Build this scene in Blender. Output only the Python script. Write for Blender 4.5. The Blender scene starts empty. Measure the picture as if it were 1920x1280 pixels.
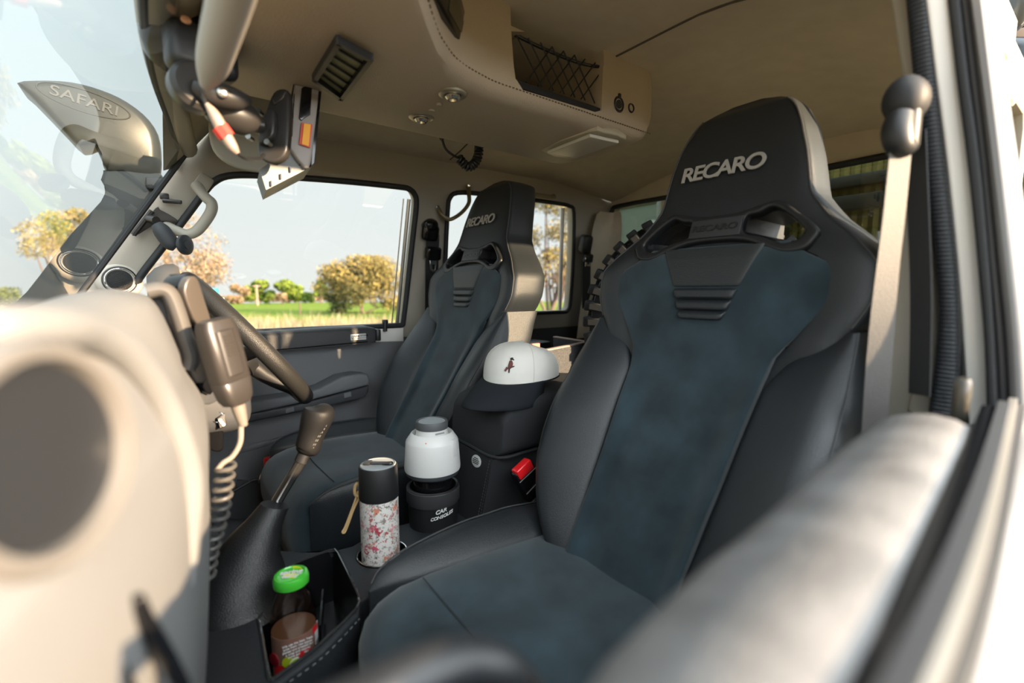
import bpy, bmesh, math, random
from mathutils import Vector, Matrix
from mathutils.geometry import tessellate_polygon
random.seed(7)
sc = bpy.context.scene
COL = sc.collection
V3 = Vector

# ------------------------------------------------------------------ camera
# car frame: +X to the rear, +Y across the cab to the driver's side, Z up; the camera height is z = 0
FOC, PITCH, YAW = 877.0, math.atan(95/877), math.radians(37.1)
HD = V3((math.sin(YAW), math.cos(YAW), 0))
FW = HD*math.cos(PITCH) + V3((0, 0, -math.sin(PITCH)))
RT = V3((math.cos(YAW), -math.sin(YAW), 0))
UP = RT.cross(FW)
cd = bpy.data.cameras.new('camera'); cam = bpy.data.objects.new('camera', cd); COL.objects.link(cam)
cam.matrix_world = Matrix((RT, UP, -FW)).transposed().to_4x4()
cd.sensor_width = 36; cd.lens = FOC/1920*36
cd.clip_start = 0.01; cd.clip_end = 2000
cd.dof.use_dof = True; cd.dof.focus_distance = 1.0; cd.dof.aperture_fstop = 2.5
sc.camera = cam
# ------------------------------------------------------------------ view
vs = sc.view_settings
vs.view_transform = 'Standard'; vs.look = 'None'; vs.gamma = 1; vs.use_curve_mapping = False
vs.exposure = 1.12
sc.cycles.use_denoising = True
sc.cycles.max_bounces = 10; sc.cycles.diffuse_bounces = 6; sc.cycles.transparent_max_bounces = 16
sc.cycles.caustics_reflective = False; sc.cycles.caustics_refractive = False
# ------------------------------------------------------------------ sky and sun
SUNDIR = V3((0.37, -0.88, 0.25)).normalized()
w = bpy.data.worlds.new('sky'); sc.world = w; w.use_nodes = True
nt = w.node_tree; nt.nodes.clear()
def N(t, **k):
    n = nt.nodes.new(t)
    for a, b in k.items(): setattr(n, a, b)
    return n
out = N('ShaderNodeOutputWorld'); bg = N('ShaderNodeBackground'); tc = N('ShaderNodeTexCoord')
sep = N('ShaderNodeSeparateXYZ'); nt.links.new(tc.outputs['Generated'], sep.inputs[0])
ra = N('ShaderNodeValToRGB'); nt.links.new(sep.outputs[2], ra.inputs[0])
cr = ra.color_ramp
cr.elements[0].position = 0.0; cr.elements[0].color = (0.87, 0.88, 0.86, 1)
cr.elements[1].position = 0.75; cr.elements[1].color = (0.58, 0.72, 0.78, 1)
e = cr.elements.new(0.22); e.color = (0.78, 0.85, 0.87, 1)
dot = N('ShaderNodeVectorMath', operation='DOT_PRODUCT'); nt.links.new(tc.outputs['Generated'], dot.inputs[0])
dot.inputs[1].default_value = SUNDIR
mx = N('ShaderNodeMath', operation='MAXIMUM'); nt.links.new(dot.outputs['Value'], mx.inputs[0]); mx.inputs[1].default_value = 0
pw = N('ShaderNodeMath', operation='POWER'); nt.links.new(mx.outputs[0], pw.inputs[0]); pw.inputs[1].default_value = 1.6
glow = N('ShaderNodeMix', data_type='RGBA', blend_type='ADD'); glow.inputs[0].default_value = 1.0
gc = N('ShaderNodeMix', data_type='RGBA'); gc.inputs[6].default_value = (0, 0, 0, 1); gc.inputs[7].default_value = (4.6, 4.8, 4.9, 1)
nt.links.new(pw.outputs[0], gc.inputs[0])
no = N('ShaderNodeTexNoise'); no.inputs['Scale'].default_value = 2.2; no.inputs['Detail'].default_value = 5
mp = N('ShaderNodeMapping'); mp.inputs['Scale'].default_value = (1, 1, 5)
nt.links.new(tc.outputs['Generated'], mp.inputs[0]); nt.links.new(mp.outputs[0], no.inputs['Vector'])
cl = N('ShaderNodeMix', data_type='RGBA'); cl.inputs[7].default_value = (0.88, 0.90, 0.90, 1)
cm = N('ShaderNodeMapRange'); cm.inputs[1].default_value = 0.45; cm.inputs[2].default_value = 0.8; cm.inputs[4].default_value = 0.6
nt.links.new(no.outputs[0], cm.inputs[0]); nt.links.new(cm.outputs[0], cl.inputs[0]); nt.links.new(ra.outputs[0], cl.inputs[6])
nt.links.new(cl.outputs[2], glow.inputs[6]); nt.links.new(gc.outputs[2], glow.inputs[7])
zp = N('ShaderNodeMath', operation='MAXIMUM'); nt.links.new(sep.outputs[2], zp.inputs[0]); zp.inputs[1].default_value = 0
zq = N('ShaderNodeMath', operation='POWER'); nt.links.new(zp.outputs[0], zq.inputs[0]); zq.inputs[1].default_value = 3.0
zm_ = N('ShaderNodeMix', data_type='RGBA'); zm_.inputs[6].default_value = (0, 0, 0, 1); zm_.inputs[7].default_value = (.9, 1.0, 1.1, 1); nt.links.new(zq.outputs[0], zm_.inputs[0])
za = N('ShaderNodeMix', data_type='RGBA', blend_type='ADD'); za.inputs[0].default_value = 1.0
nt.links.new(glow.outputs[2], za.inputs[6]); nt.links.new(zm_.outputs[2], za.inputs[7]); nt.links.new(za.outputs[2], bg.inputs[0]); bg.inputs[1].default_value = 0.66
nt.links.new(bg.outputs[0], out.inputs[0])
sl = bpy.data.lights.new('sun', 'SUN'); so = bpy.data.objects.new('sun', sl); COL.objects.link(so)
sl.energy = 10.0; sl.color = (1.0, 0.72, 0.44); sl.angle = math.radians(0.8)
so.rotation_euler = SUNDIR.to_track_quat('Z', 'Y').to_euler()

# ------------------------------------------------------------------ pixel -> ray -> real plane
def ray(x, y): return FW + RT*((x-960)/FOC) + UP*((640-y)/FOC)
def on(x, y, n, d):
    v = ray(x, y); n = V3(n); return v*(d/n.dot(v))
def atX(x, y, v): return on(x, y, (1, 0, 0), v)
def atY(x, y, v): return on(x, y, (0, 1, 0), v)
def atZ(x, y, v): return on(x, y, (0, 0, 1), v)
SIDE_N, SIDE_D = V3((0, 1, 0.23)), 1.415          # driver's side wall, leaning in above the sill
def side(x, y, off=0.0): return on(x, y, SIDE_N, SIDE_D-off)

# ------------------------------------------------------------------ materials
MATS = {}
def mat(name, col, rough=0.5, metal=0.0, spec=0.5, bump=0.0, bscale=400, var=0.0, vscale=8, sheen=0.0, coat=0.0, kind='noise', emis=0):
    if name in MATS: return MATS[name]
    m = bpy.data.materials.new(name); m.use_nodes = True; t = m.node_tree; L = t.links.new
    p = t.nodes['Principled BSDF']
    p.inputs['Base Color'].default_value = (*col, 1); p.inputs['Roughness'].default_value = rough
    p.inputs['Metallic'].default_value = metal; p.inputs['Specular IOR Level'].default_value = spec
    if sheen: p.inputs['Sheen Weight'].default_value = sheen; p.inputs['Sheen Roughness'].default_value = 0.5
    if coat: p.inputs['Coat Weight'].default_value = coat; p.inputs['Coat Roughness'].default_value = 0.08
    c = t.nodes.new('ShaderNodeTexCoord')
    if var:
        n = t.nodes.new('ShaderNodeTexNoise'); n.inputs['Scale'].default_value = vscale; n.inputs['Detail'].default_value = 6
        r = t.nodes.new('ShaderNodeMapRange'); r.inputs[1].default_value = .3; r.inputs[2].default_value = .7
        r.inputs[3].default_value = 1-var; r.inputs[4].default_value = 1+var
        h = t.nodes.new('ShaderNodeMix'); h.data_type = 'RGBA'; h.blend_type = 'MULTIPLY'; h.inputs[0].default_value = 1
        h.inputs[6].default_value = (*col, 1)
        L(c.outputs['Object'], n.inputs['Vector']); L(n.outputs[0], r.inputs[0]); L(r.outputs[0], h.inputs[7]); L(h.outputs[2], p.inputs['Base Color'])
    if bump:
        if kind == 'voronoi':
            n = t.nodes.new('ShaderNodeTexVoronoi'); o = n.outputs['Distance']
        else:
            n = t.nodes.new('ShaderNodeTexNoise'); n.inputs['Detail'].default_value = 3; o = n.outputs[0]
        n.inputs['Scale'].default_value = bscale
        b = t.nodes.new('ShaderNodeBump'); b.inputs['Strength'].default_value = bump; b.inputs['Distance'].default_value = 0.001
        L(c.outputs['Object'], n.inputs['Vector']); L(o, b.inputs['Height']); L(b.outputs[0], p.inputs['Normal'])
    if emis: p.inputs['Emission Color'].default_value = (*col, 1); p.inputs['Emission Strength'].default_value = emis
    MATS[name] = m; return m
def glassmat(name, tint=(1, 1, 1), ior=1.45, rough=0.0, body=0.0):
    m = bpy.data.materials.new(name); m.use_nodes = True; t = m.node_tree; t.nodes.clear(); L = t.links.new
    o = t.nodes.new('ShaderNodeOutputMaterial'); tr = t.nodes.new('ShaderNodeBsdfTransparent'); g = t.nodes.new('ShaderNodeBsdfGlossy')
    tr.inputs[0].default_value = (*tint, 1); g.inputs['Roughness'].default_value = rough
    lw = t.nodes.new('ShaderNodeLayerWeight'); lw.inputs[0].default_value = .5
    pw_ = t.nodes.new('ShaderNodeMath'); pw_.operation = 'POWER'; L(lw.outputs['Facing'], pw_.inputs[0]); pw_.inputs[1].default_value = 5
    f0 = ((ior-1)/(ior+1))**2*2; f = t.nodes.new('ShaderNodeMath'); f.operation = 'MULTIPLY_ADD'; L(pw_.outputs[0], f.inputs[0]); f.inputs[1].default_value = (1-f0)*.6; f.inputs[2].default_value = f0
    mi = t.nodes.new('ShaderNodeMixShader'); L(f.outputs[0], mi.inputs[0]); L(tr.outputs[0], mi.inputs[1]); L(g.outputs[0], mi.inputs[2])
    L(mi.outputs[0], o.inputs[0]); MATS[name] = m; return m

LEATHER = mat('black leather', (0.016, 0.020, 0.024), .44, spec=.65, bump=.35, bscale=900, kind='voronoi', var=.08, vscale=5)
SUEDE = mat('dark suede', (0.025, 0.042, 0.052), .95, spec=.15, bump=.25, bscale=1500, var=.45, vscale=13, sheen=.3)
PLASTIC = mat('black plastic', (0.014, 0.015, 0.017), .42, bump=.15, bscale=1200)
GLOSSB = mat('gloss black', (0.006, 0.006, 0.007), .12)
RUBBER = mat('black rubber', (0.016, 0.018, 0.021), .55, bump=.3, bscale=500)
HEADL = mat('headliner cloth', (0.60, 0.54, 0.435), .95, spec=.1, bump=.4, bscale=900, var=.05, vscale=20)
CONSV = mat('tan vinyl', (0.46, 0.385, 0.29), .55, bump=.5, bscale=700, kind='voronoi')
BEIGE = mat('beige trim plastic', (0.40, 0.37, 0.31), .5, bump=.15, bscale=900)
DASHG = mat('dashboard grey plastic', (0.165, 0.165, 0.165), .55, bump=.35, bscale=1100, kind='voronoi')
DASHD = mat('dashboard dark grey plastic', (0.065, 0.062, 0.06), .5, bump=.3, bscale=1100)
DOORG = mat('door card grey plastic', (0.16, 0.165, 0.178), .55, bump=.35, bscale=900, kind='voronoi')
DOORD = mat('dark door plastic', (0.045, 0.048, 0.055), .5, bump=.3, bscale=900)
PAINT = mat('cream body paint', (0.85, 0.83, 0.79), .3, coat=.6)
PAINTO = mat('outer door paint', (0.20, 0.20, 0.205), .35, coat=.3)
RIB = mat('ribbed rubber', (0.020, 0.023, 0.028), .42)
def _rib():
    t = RIB.node_tree; c = t.nodes.new('ShaderNodeTexCoord'); w_ = t.nodes.new('ShaderNodeTexWave'); w_.bands_direction = 'Z'; w_.inputs['Scale'].default_value = 75; w_.inputs['Distortion'].default_value = 1.5
    b = t.nodes.new('ShaderNodeBump'); b.inputs['Strength'].default_value = .9; b.inputs['Distance'].default_value = .002
    t.links.new(c.outputs['Object'], w_.inputs['Vector']); t.links.new(w_.outputs[0], b.inputs['Height']); t.links.new(b.outputs[0], t.nodes['Principled BSDF'].inputs['Normal'])
_rib()
CHROME = mat('chrome', (0.75, 0.75, 0.74), .15, metal=1)
STEEL = mat('brushed steel', (0.5, 0.49, 0.46), .32, metal=1)
CARPET = mat('black carpet', (0.012, 0.013, 0.015), 1.0, spec=.05, bump=.8, bscale=700)
FELT = mat('grey felt', (0.09, 0.09, 0.095), 1.0, spec=.05, bump=.8, bscale=500, var=.4, vscale=300)
WHITE = mat('white', (0.75, 0.76, 0.75), .5)
THREAD = mat('thread', (0.05, 0.052, 0.055), .7)
TANTH = mat('tan thread', (0.14, 0.10, 0.06), .8)
WEB = mat('belt webbing', (0.095, 0.09, 0.085), .55, bump=.6, bscale=900)
WEBD = mat('dark belt webbing', (0.02, 0.02, 0.022), .6, bump=.6, bscale=900)
GLASS = glassmat('window glass', (0.875, 0.885, 0.875), 1.4)
WGLASS = glassmat('windscreen glass', (0.81, 0.855, 0.845), 1.5)
RGLASS = glassmat('tinted rear glass', (0.62, 0.66, 0.60), 1.75)

# ------------------------------------------------------------------ mesh helpers
def ob(name, VF, m, parent=None, smooth=38, origin=None, mods=None):
    V, F = VF[0], VF[1]; mi = VF[2] if len(VF) > 2 else None
    off = V3((0, 0, 0))
    if parent is not None: off = V3(parent['_o']) if '_o' in parent else V3(parent.location)
    elif origin is not None: off = V3(origin)
    me = bpy.data.meshes.new(name); me.from_pydata([tuple(V3(v)-off) for v in V], [], F)
    for mm in (m if isinstance(m, (list, tuple)) else [m]): me.materials.append(mm)
    if mi: me.polygons.foreach_set('material_index', mi)
    bm = bmesh.new(); bm.from_mesh(me); bmesh.ops.recalc_face_normals(bm, faces=bm.faces); bm.to_mesh(me); bm.free()
    if smooth:
        me.polygons.foreach_set('use_smooth', [True]*len(me.polygons)); me.set_sharp_from_angle(angle=math.radians(smooth))
    o = bpy.data.objects.new(name, me); COL.objects.link(o)
    if parent is not None:
        o.parent = parent; o['_o'] = tuple(off)
    elif origin is not None: o.location = off
    if parent is None: o['_o'] = tuple(off)
    return o
def thing(name, label, cat, loc, group=None):
    o = bpy.data.objects.new(name, None); COL.objects.link(o); o.location = loc; o['_o'] = tuple(loc)
    o['label'] = label; o['category'] = cat; o.empty_display_size = .05
    if group: o['group'] = group
    return o
def tag(o, label, cat, group=None, kind=None):
    o['label'] = label; o['category'] = cat
    if group: o['group'] = group
    if kind: o['kind'] = kind
    return o
def struct(name, VF, m, label=None, **k):
    o = ob(name, VF, m, **k); o['kind'] = 'structure'
    if label: o['label'] = label
    return o
def J(*parts):
    V, F = [], []
    for p in parts:
        n = len(V); V += list(p[0]); F += [[i+n for i in f] for f in p[1]]
    return V, F
def frame(n, up=(0, 0, 1)):
    n = V3(n).normalized(); u = V3(up)
    if abs(n.dot(u.normalized())) > .98: u = V3((1, 0, 0))
    a = u.cross(n).normalized(); b = n.cross(a)
    return a, b, n
def rbox(c, s, ax=None, b=.003, seg=2):
    bm = bmesh.new(); bmesh.ops.create_cube(bm, size=1)
    for v in bm.verts: v.co = V3((v.co.x*s[0], v.co.y*s[1], v.co.z*s[2]))
    if b: bmesh.ops.bevel(bm, geom=bm.edges[:], offset=min(b, min(s)*.49), segments=seg, affect='EDGES', profile=.5)
    M = Matrix(ax).transposed() if ax else Matrix.Identity(3)
    V = [M@v.co + V3(c) for v in bm.verts]; bm.verts.index_update(); F = [[v.index for v in f.verts] for f in bm.faces]; bm.free()
    return V, F
def cat(P, k=6, closed=False):
    P = [V3(p) for p in P]; n = len(P); out = []
    rng = range(n) if closed else range(n-1)
    for i in rng:
        if closed: a, b, c, d = P[i-1], P[i], P[(i+1) % n], P[(i+2) % n]
        else: a, b, c, d = P[max(i-1, 0)], P[i], P[i+1], P[min(i+2, n-1)]
        for j in range(k):
            t = j/k
            out.append(.5*((2*b)+(c-a)*t+(2*a-5*b+4*c-d)*t*t+(3*b-a-3*c+d)*t**3))
    if not closed: out.append(P[-1])
    return out
def tube(P, r, n=12, closed=False, sm=0, cap=True, flat=None, wide=None):
    """sweep; r a radius or list; flat=(a,b) radii factors with `wide` the direction of a"""
    if sm:
        R = r if isinstance(r, (list, tuple)) else None
        if R:
            Q = cat([V3((q, 0, 0)) for q in R], sm, closed); r = [q.x for q in Q]
        P = cat(P, sm, closed)
    P = [V3(p) for p in P]; m = len(P); V = []; F = []; up = None
    for i, p in enumerate(P):
        if closed: t = (P[(i+1) % m]-P[i-1]).normalized()
        else: t = (P[min(i+1, m-1)]-P[max(i-1, 0)]).normalized()
        if wide is not None:
            wv = V3(wide[min(i, len(wide)-1)]) if isinstance(wide, list) else V3(wide)
            a = (wv - t*wv.dot(t)).normalized()
        elif up is None:
            q = V3((0, 0, 1)) if abs(t.z) < .9 else V3((1, 0, 0)); a = (q-t*q.dot(t)).normalized()
        else: a = (up-t*up.dot(t)).normalized()
        up = a; b = t.cross(a); rr = r[i] if isinstance(r, (list, tuple)) else r
        fa, fb = flat if flat else (1, 1)
        for j in range(n):
            g = 2*math.pi*j/n
            V.append(p + a*math.cos(g)*rr*fa + b*math.sin(g)*rr*fb)
    for i in range(m if closed else m-1):
        for j in range(n):
            k = (i+1) % m
            F.append([i*n+j, i*n+(j+1) % n, k*n+(j+1) % n, k*n+j])
    if cap and not closed: F.append(list(range(n))[::-1]); F.append([(m-1)*n+j for j in range(n)])
    return V, F
def ribbon(P, wdir, w, t, sm=6):
    """flat band with square section"""
    Q = cat(P, sm) if sm else [V3(p) for p in P]; V = []; F = []
    for i, p in enumerate(Q):
        T = (Q[min(i+1, len(Q)-1)]-Q[max(i-1, 0)]).normalized()
        if isinstance(wdir, list):
            f = i/(len(Q)-1)*(len(wdir)-1); k = min(int(f), len(wdir)-2); d = V3(wdir[k]).lerp(V3(wdir[k+1]), f-k)
        else: d = V3(wdir)
        a = (d-T*d.dot(T)).normalized(); b = T.cross(a)
        V += [p+a*w/2+b*t/2, p-a*w/2+b*t/2, p-a*w/2-b*t/2, p+a*w/2-b*t/2]
    for i in range(len(Q)-1):
        for j in range(4): F.append([i*4+j, i*4+(j+1) % 4, i*4+4+(j+1) % 4, i*4+4+j])
    F += [[0, 1, 2, 3], [len(V)-1, len(V)-2, len(V)-3, len(V)-4]]
    return V, F
def lathe(prof, base, axis=(0, 0, 1), n=40, cap=True):
    a, b, c = frame(axis); V = []; F = []
    for r, h in prof:
        for j in range(n):
            g = 2*math.pi*j/n; V.append(V3(base)+a*math.cos(g)*r+b*math.sin(g)*r+c*h)
    for i in range(len(prof)-1):
        for j in range(n): F.append([i*n+j, i*n+(j+1) % n, (i+1)*n+(j+1) % n, (i+1)*n+j])
    if cap:
        F.append(list(range(n))[::-1]); F.append([(len(prof)-1)*n+j for j in range(n)])
    return V, F
def loft(rings, closed=True, cap=True, loop=False):
    V = []; F = []; n = len(rings[0])
    for r in rings: V += [V3(p) for p in r]
    m = len(rings)
    for i in range(m if loop else m-1):
        for j in range(n if closed else n-1):
            k = (i+1) % m
            F.append([i*n+j, i*n+(j+1) % n, k*n+(j+1) % n, k*n+j])
    if cap and closed and not loop: F.append(list(range(n))[::-1]); F.append([(m-1)*n+j for j in range(n)])
    return V, F
def interp(tab, x):
    if x <= tab[0][0]: return tab[0][1]
    for (a, p), (b, q) in zip(tab, tab[1:]):
        if x <= b: return p+(q-p)*(x-a)/(b-a)
    return tab[-1][1]
def smoothstep(a, b, x):
    t = max(0, min(1, (x-a)/(b-a))); return t*t*(3-2*t)
def plate(outer, holes, n, th, bev=0.0, res=2):
    """flat outline (3D points on a plane) with holes, thickness th going AGAINST n, bevelled edges"""
    a, b, n = frame(n); o = V3(outer[0])
    cu = bpy.data.curves.new('tmp', 'CURVE'); cu.dimensions = '2D'; cu.fill_mode = 'BOTH'
    cu.extrude = max(th/2-bev, 0); cu.bevel_depth = bev; cu.bevel_resolution = res; cu.offset = -bev
    for P in [outer]+list(holes):
        s = cu.splines.new('POLY'); s.points.add(len(P)-1)
        for q, p in zip(s.points, P):
            d = V3(p)-o; q.co = (d.dot(a), d.dot(b), 0, 1)
        s.use_cyclic_u = True
    t = bpy.data.objects.new('tmp', cu); COL.objects.link(t)
    dg = bpy.context.evaluated_depsgraph_get(); me = bpy.data.meshes.new_from_object(t.evaluated_get(dg))
    V = [o+a*v.co.x+b*v.co.y+n*(v.co.z-th/2) for v in me.vertices]; F = [list(p.vertices) for p in me.polygons]
    bpy.data.objects.remove(t); bpy.data.curves.remove(cu); bpy.data.meshes.remove(me)
    bm = bmesh.new(); vs_ = [bm.verts.new(v) for v in V]
    for f in F:
        try: bm.faces.new([vs_[i] for i in f])
        except ValueError: pass
    bmesh.ops.remove_doubles(bm, verts=bm.verts, dist=1e-5); bm.verts.index_update()
    V = [v.co.copy() for v in bm.verts]; F = [[v.index for v in f.verts] for f in bm.faces]; bm.free()
    return V, F
def disc(c, n, r, th=.001, seg=32, bev=0):
    if bev: return lathe([(r*.001, 0), (r-bev, 0), (r, -bev), (r, -th)], c, n, seg)
    return lathe([(r*.001, 0), (r, 0), (r, -th)], c, n, seg)
def ring(c, n, R, r, seg=40, m=10):
    a, b, n = frame(n)
    return tube([V3(c)+a*math.cos(2*math.pi*i/seg)*R+b*math.sin(2*math.pi*i/seg)*R for i in range(seg)], r, m, closed=True)
def text(s, c, xd, yd, size, m, parent=None, name='lettering', bold=0.0, sx=1.0, ext=.0004, sp=1.0, shear=0, label=None):
    cu = bpy.data.curves.new(name, 'FONT'); cu.body = s; cu.size = size; cu.align_x = 'CENTER'; cu.align_y = 'CENTER'
    cu.extrude = ext; cu.offset = bold*size; cu.space_character = sp; cu.shear = shear; cu.materials.append(m)
    t = bpy.data.objects.new('tmp', cu); COL.objects.link(t)
    dg = bpy.context.evaluated_depsgraph_get(); me = bpy.data.meshes.new_from_object(t.evaluated_get(dg))
    x = V3(xd).normalized(); y = V3(yd); y = (y-x*y.dot(x)).normalized(); z = x.cross(y)
    V = [V3(c)+x*v.co.x*sx+y*v.co.y+z*v.co.z for v in me.vertices]; F = [list(p.vertices) for p in me.polygons]
    bpy.data.objects.remove(t); bpy.data.curves.remove(cu); bpy.data.meshes.remove(me)
    o = ob(name, (V, F), m, parent, smooth=0)
    if label: o['label'] = label
    return o
def boolcut(o, VF):
    c = ob('cutter', VF, PLASTIC, smooth=0)
    c.location = -V3(o['_o']) + V3(c.location)
    keep = o.matrix_world.copy(); par = o.parent; o.parent = None; o.location = (0, 0, 0)
    md = o.modifiers.new('cut', 'BOOLEAN'); md.operation = 'DIFFERENCE'; md.object = c; md.solver = 'EXACT'
    bpy.context.view_layer.update()
    dg = bpy.context.evaluated_depsgraph_get(); me = bpy.data.meshes.new_from_object(o.evaluated_get(dg))
    o.modifiers.clear(); o.data = me
    me.polygons.foreach_set('use_smooth', [True]*len(me.polygons)); me.set_sharp_from_angle(angle=math.radians(38))
    bpy.data.objects.remove(c)
    o.parent = par
    if par is None: o.location = V3(o['_o'])
def sup(c, p): return math.copysign(abs(c)**p, c)
def copy_tree(o, parent=None, delta=None):
    c = o.copy(); COL.objects.link(c)
    if parent is not None: c.parent = parent
    elif delta is not None: c.location = o.location+V3(delta)
    for ch in list(o.children): copy_tree(ch, c)
    return c
# =================================================================== the cab shell
def pxs(l, f): return [f(x, y) for x, y in l]
ZR = .405
# driver's side wall with both window openings
fw_px = [(238, 562), (262, 520), (300, 470), (350, 405), (385, 358), (402, 341), (425, 331), (470, 329), (560, 334), (660, 342), (745, 351), (765, 355), (776, 366), (779, 385), (772, 450), (760, 560), (754, 609)]
fw_hole = cat(pxs(fw_px, side), 3)
zs = -.112
def atsill(X): return V3((X, 1.415+.23*.112, zs))
fw_hole = fw_hole + [atsill(.635), atsill(-.14)]
rw_px = [(832, 590), (834, 480), (838, 395), (842, 372), (856, 362), (900, 364), (985, 374), (1045, 382), (1066, 387), (1074, 400), (1073, 480), (1068, 560), (1062, 582), (1040, 585), (900, 590)]
rw_hole = cat(pxs(rw_px, side), 3, closed=True)
outer = [side(130, 580), side(345, 292), V3((.09, 1.415-.23*ZR, ZR)), V3((1.56, 1.415-.23*ZR, ZR)), V3((1.56, 1.415+.23*.2, -.2)), V3((-.14, 1.415+.23*.2, -.2))]
wr = struct('wall_right', plate(outer, [fw_hole, rw_hole], -SIDE_N, .035, .004), BEIGE)
def seal(name, P, r, m=RUBBER, off=.006, **k):
    struct(name, tube([p+V3((0, -off, 0)) for p in P], r, 10, closed=True, **k), m)
seal('trim_1', fw_hole, .0085)
seal('trim_2', rw_hole, .0075)
def shrink(P, d, c=None):
    c = sum(P, V3())/len(P); return [p+(c-p).normalized()*d for p in P]
# slim grey frame on the rear edge of the front glass
q1, q2 = side(770, 372), side(747, 607)
struct('trim_3', J(tube([q1+V3((0, .012, 0)), q2+V3((0, .012, 0))], .006, 8), tube([q1+V3((-.016, .016, 0)), q2+V3((-.016, .016, 0))], .002, 8)), STEEL)
nrm = SIDE_N.normalized()
struct('window_1', plate([p+nrm*.018 for p in shrink(fw_hole, -.01)], [], -SIDE_N, .003), GLASS)
struct('window_2', plate([p+nrm*.018 for p in shrink(rw_hole, -.01)], [], -SIDE_N, .003), GLASS)
# divider bar and pale outer frame of the rear side window
q = [side(988, 372), side(1000, 590)]
struct('trim_4', tube([side(992, 375)+nrm*.012, side(984, 590)+nrm*.012], .008, 8), RUBBER)
struct('trim_5', tube([side(1060, 390)+nrm*.016, side(1054, 582)+nrm*.016], .008, 8), PAINT)

# ceiling: flat in the middle, rolling down to the side rails
def ceil_z(Y, X):
    t = abs(Y-.755)/.58; z = .455-.06*smoothstep(.45, 1.05, t)
    z -= .13*smoothstep(.16, .03, X)*1.0 + .035*smoothstep(1.2, 1.56, X)
    return z
rows = []
for i in range(41):
    Y = .18+(1.33-.18)*i/40
    rows.append([V3((X, Y, ceil_z(Y, X))) for X in [.03, .05, .075, .1, .14, .2, .4, .6, .8, 1.0, 1.2, 1.3, 1.4, 1.5, 1.58]])
struct('ceiling', loft(rows, closed=False, cap=False), HEADL)
# join line across the headlining
struct('trim_6', tube([V3((.745, Y, ceil_z(Y, .745)-.0005)) for Y in [.2+.055*i for i in range(21)]], .0022, 8), mat('headliner seam', (.10, .085, .065), .9))
# header rail above the windscreen
hp = [V3((.075, 1.31, .318)), V3((.052, 1.1, .325)), V3((.03, .9, .33)), V3((.022, .7, .33)), V3((.03, .45, .33)), V3((.06, .15, .32))]
struct('trim_7', tube(hp, .021, 12, sm=6), BEIGE)
struct('trim_8', tube([p+V3((-.012, 0, -.014)) for p in hp], .006, 8, sm=6), RUBBER)
# windscreen
def ws(Y, z):
    return V3((-.124+.643*z - .035*(1-((Y-.72)/.62)**2)*smoothstep(-.06, .35, z), Y, z))
rows = [[ws(Y, z) for z in [-.06+.045*k for k in range(9)]] for Y in [.1+.0605*i for i in range(21)]]
struct('window_3', loft(rows, closed=False, cap=False), WGLASS)
wl = [on(150, 552, (1, 0, -.643), -.124), on(345, 291, (1, 0, -.643), -.124)]
struct('trim_9', tube([wl[0]+(wl[0]-wl[1])*.3]+[wl[0].lerp(wl[1], t/4) for t in range(5)]+[V3((.062, 1.27, .315))], .0065, 8), RUBBER)
# rear wall, window, corner trim
XR = 1.52
rwin = [atX(1143, 470, XR), atX(1143, 420, XR), atX(1150, 395, XR), atX(1165, 386, XR), atX(1300, 362, XR), atX(1560, 313, XR), atX(1690, 288, XR), V3((XR, .30, .335)), V3((XR, .27, .30)), V3((XR, .27, .12)), V3((XR, .30, .088)), V3((XR, 1.26, .085)), V3((XR, 1.305, .10))]
rwh = cat(rwin, 3, closed=True)
struct('wall_back', plate([V3((XR, .20, .43)), V3((XR, 1.42, .43)), V3((XR, 1.42, .02)), V3((XR, .20, .02))], [rwh], (-1, 0, 0), .04, .003), HEADL)
seal('trim_10', [p+V3((-.006, 0, 0)) for p in rwh], .009, off=0)
struct('window_4', plate([p+V3((.015, 0, 0)) for p in shrink(rwh, -.01)], [], (-1, 0, 0), .003), RGLASS)
struct('trim_11', tube([V3((XR+.004, .2, .075)), V3((XR+.004, 1.35, .075))], .009, 8), mat('grey painted steel', (.35, .36, .36), .4))
struct('wall_back_lower', J(rbox((XR+.01, .83, -.42), (.05, 1.22, .9), b=.01)), mat('dark trim board', (.018, .018, .02), .85, bump=.4, bscale=300))
for dy in (.34,):
    struct('trim_12', J(lathe([(.001, .004), (.02, .004), (.03, .002), (.032, -.004)], (XR-.016, .36, -.07), (-1, 0, 0), 28), lathe([(.001, .008), (.008, .007), (.01, .002)], (XR-.016, .36, -.07), (-1, 0, 0), 16)), PLASTIC)
# padded corner cover between rear side window and rear window
cc = [V3((1.43, 1.36, .0)), V3((1.46, 1.36, .0)), V3((1.485, 1.33, .0)), V3((1.49, 1.28, .0))]
rings = []
for z, s in ((-.2, 1), (.1, 1), (.26, .98), (.30, .9), (.315, .7)):
    rings.append([V3((1.40+.1*(1-s), 1.40-.23*max(z+.1, 0)*1, z)), V3((1.44, 1.395-.2*max(z+.1, 0), z)), V3((1.485, 1.35-.1*max(z+.1, 0), z)), V3((1.50, 1.30, z)), V3((1.505, 1.26+.03*(1-s), z))])
struct('trim_13', loft(rings, closed=False, cap=False), HEADL)
# floor and lower walls
struct('floor', rbox((.62, .77, -.83), (1.9, 1.5, .04), b=0), CARPET)
struct('wall_front', rbox((-.30, .77, -.45), (.04, 1.4, .76), b=0), CARPET)

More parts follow.
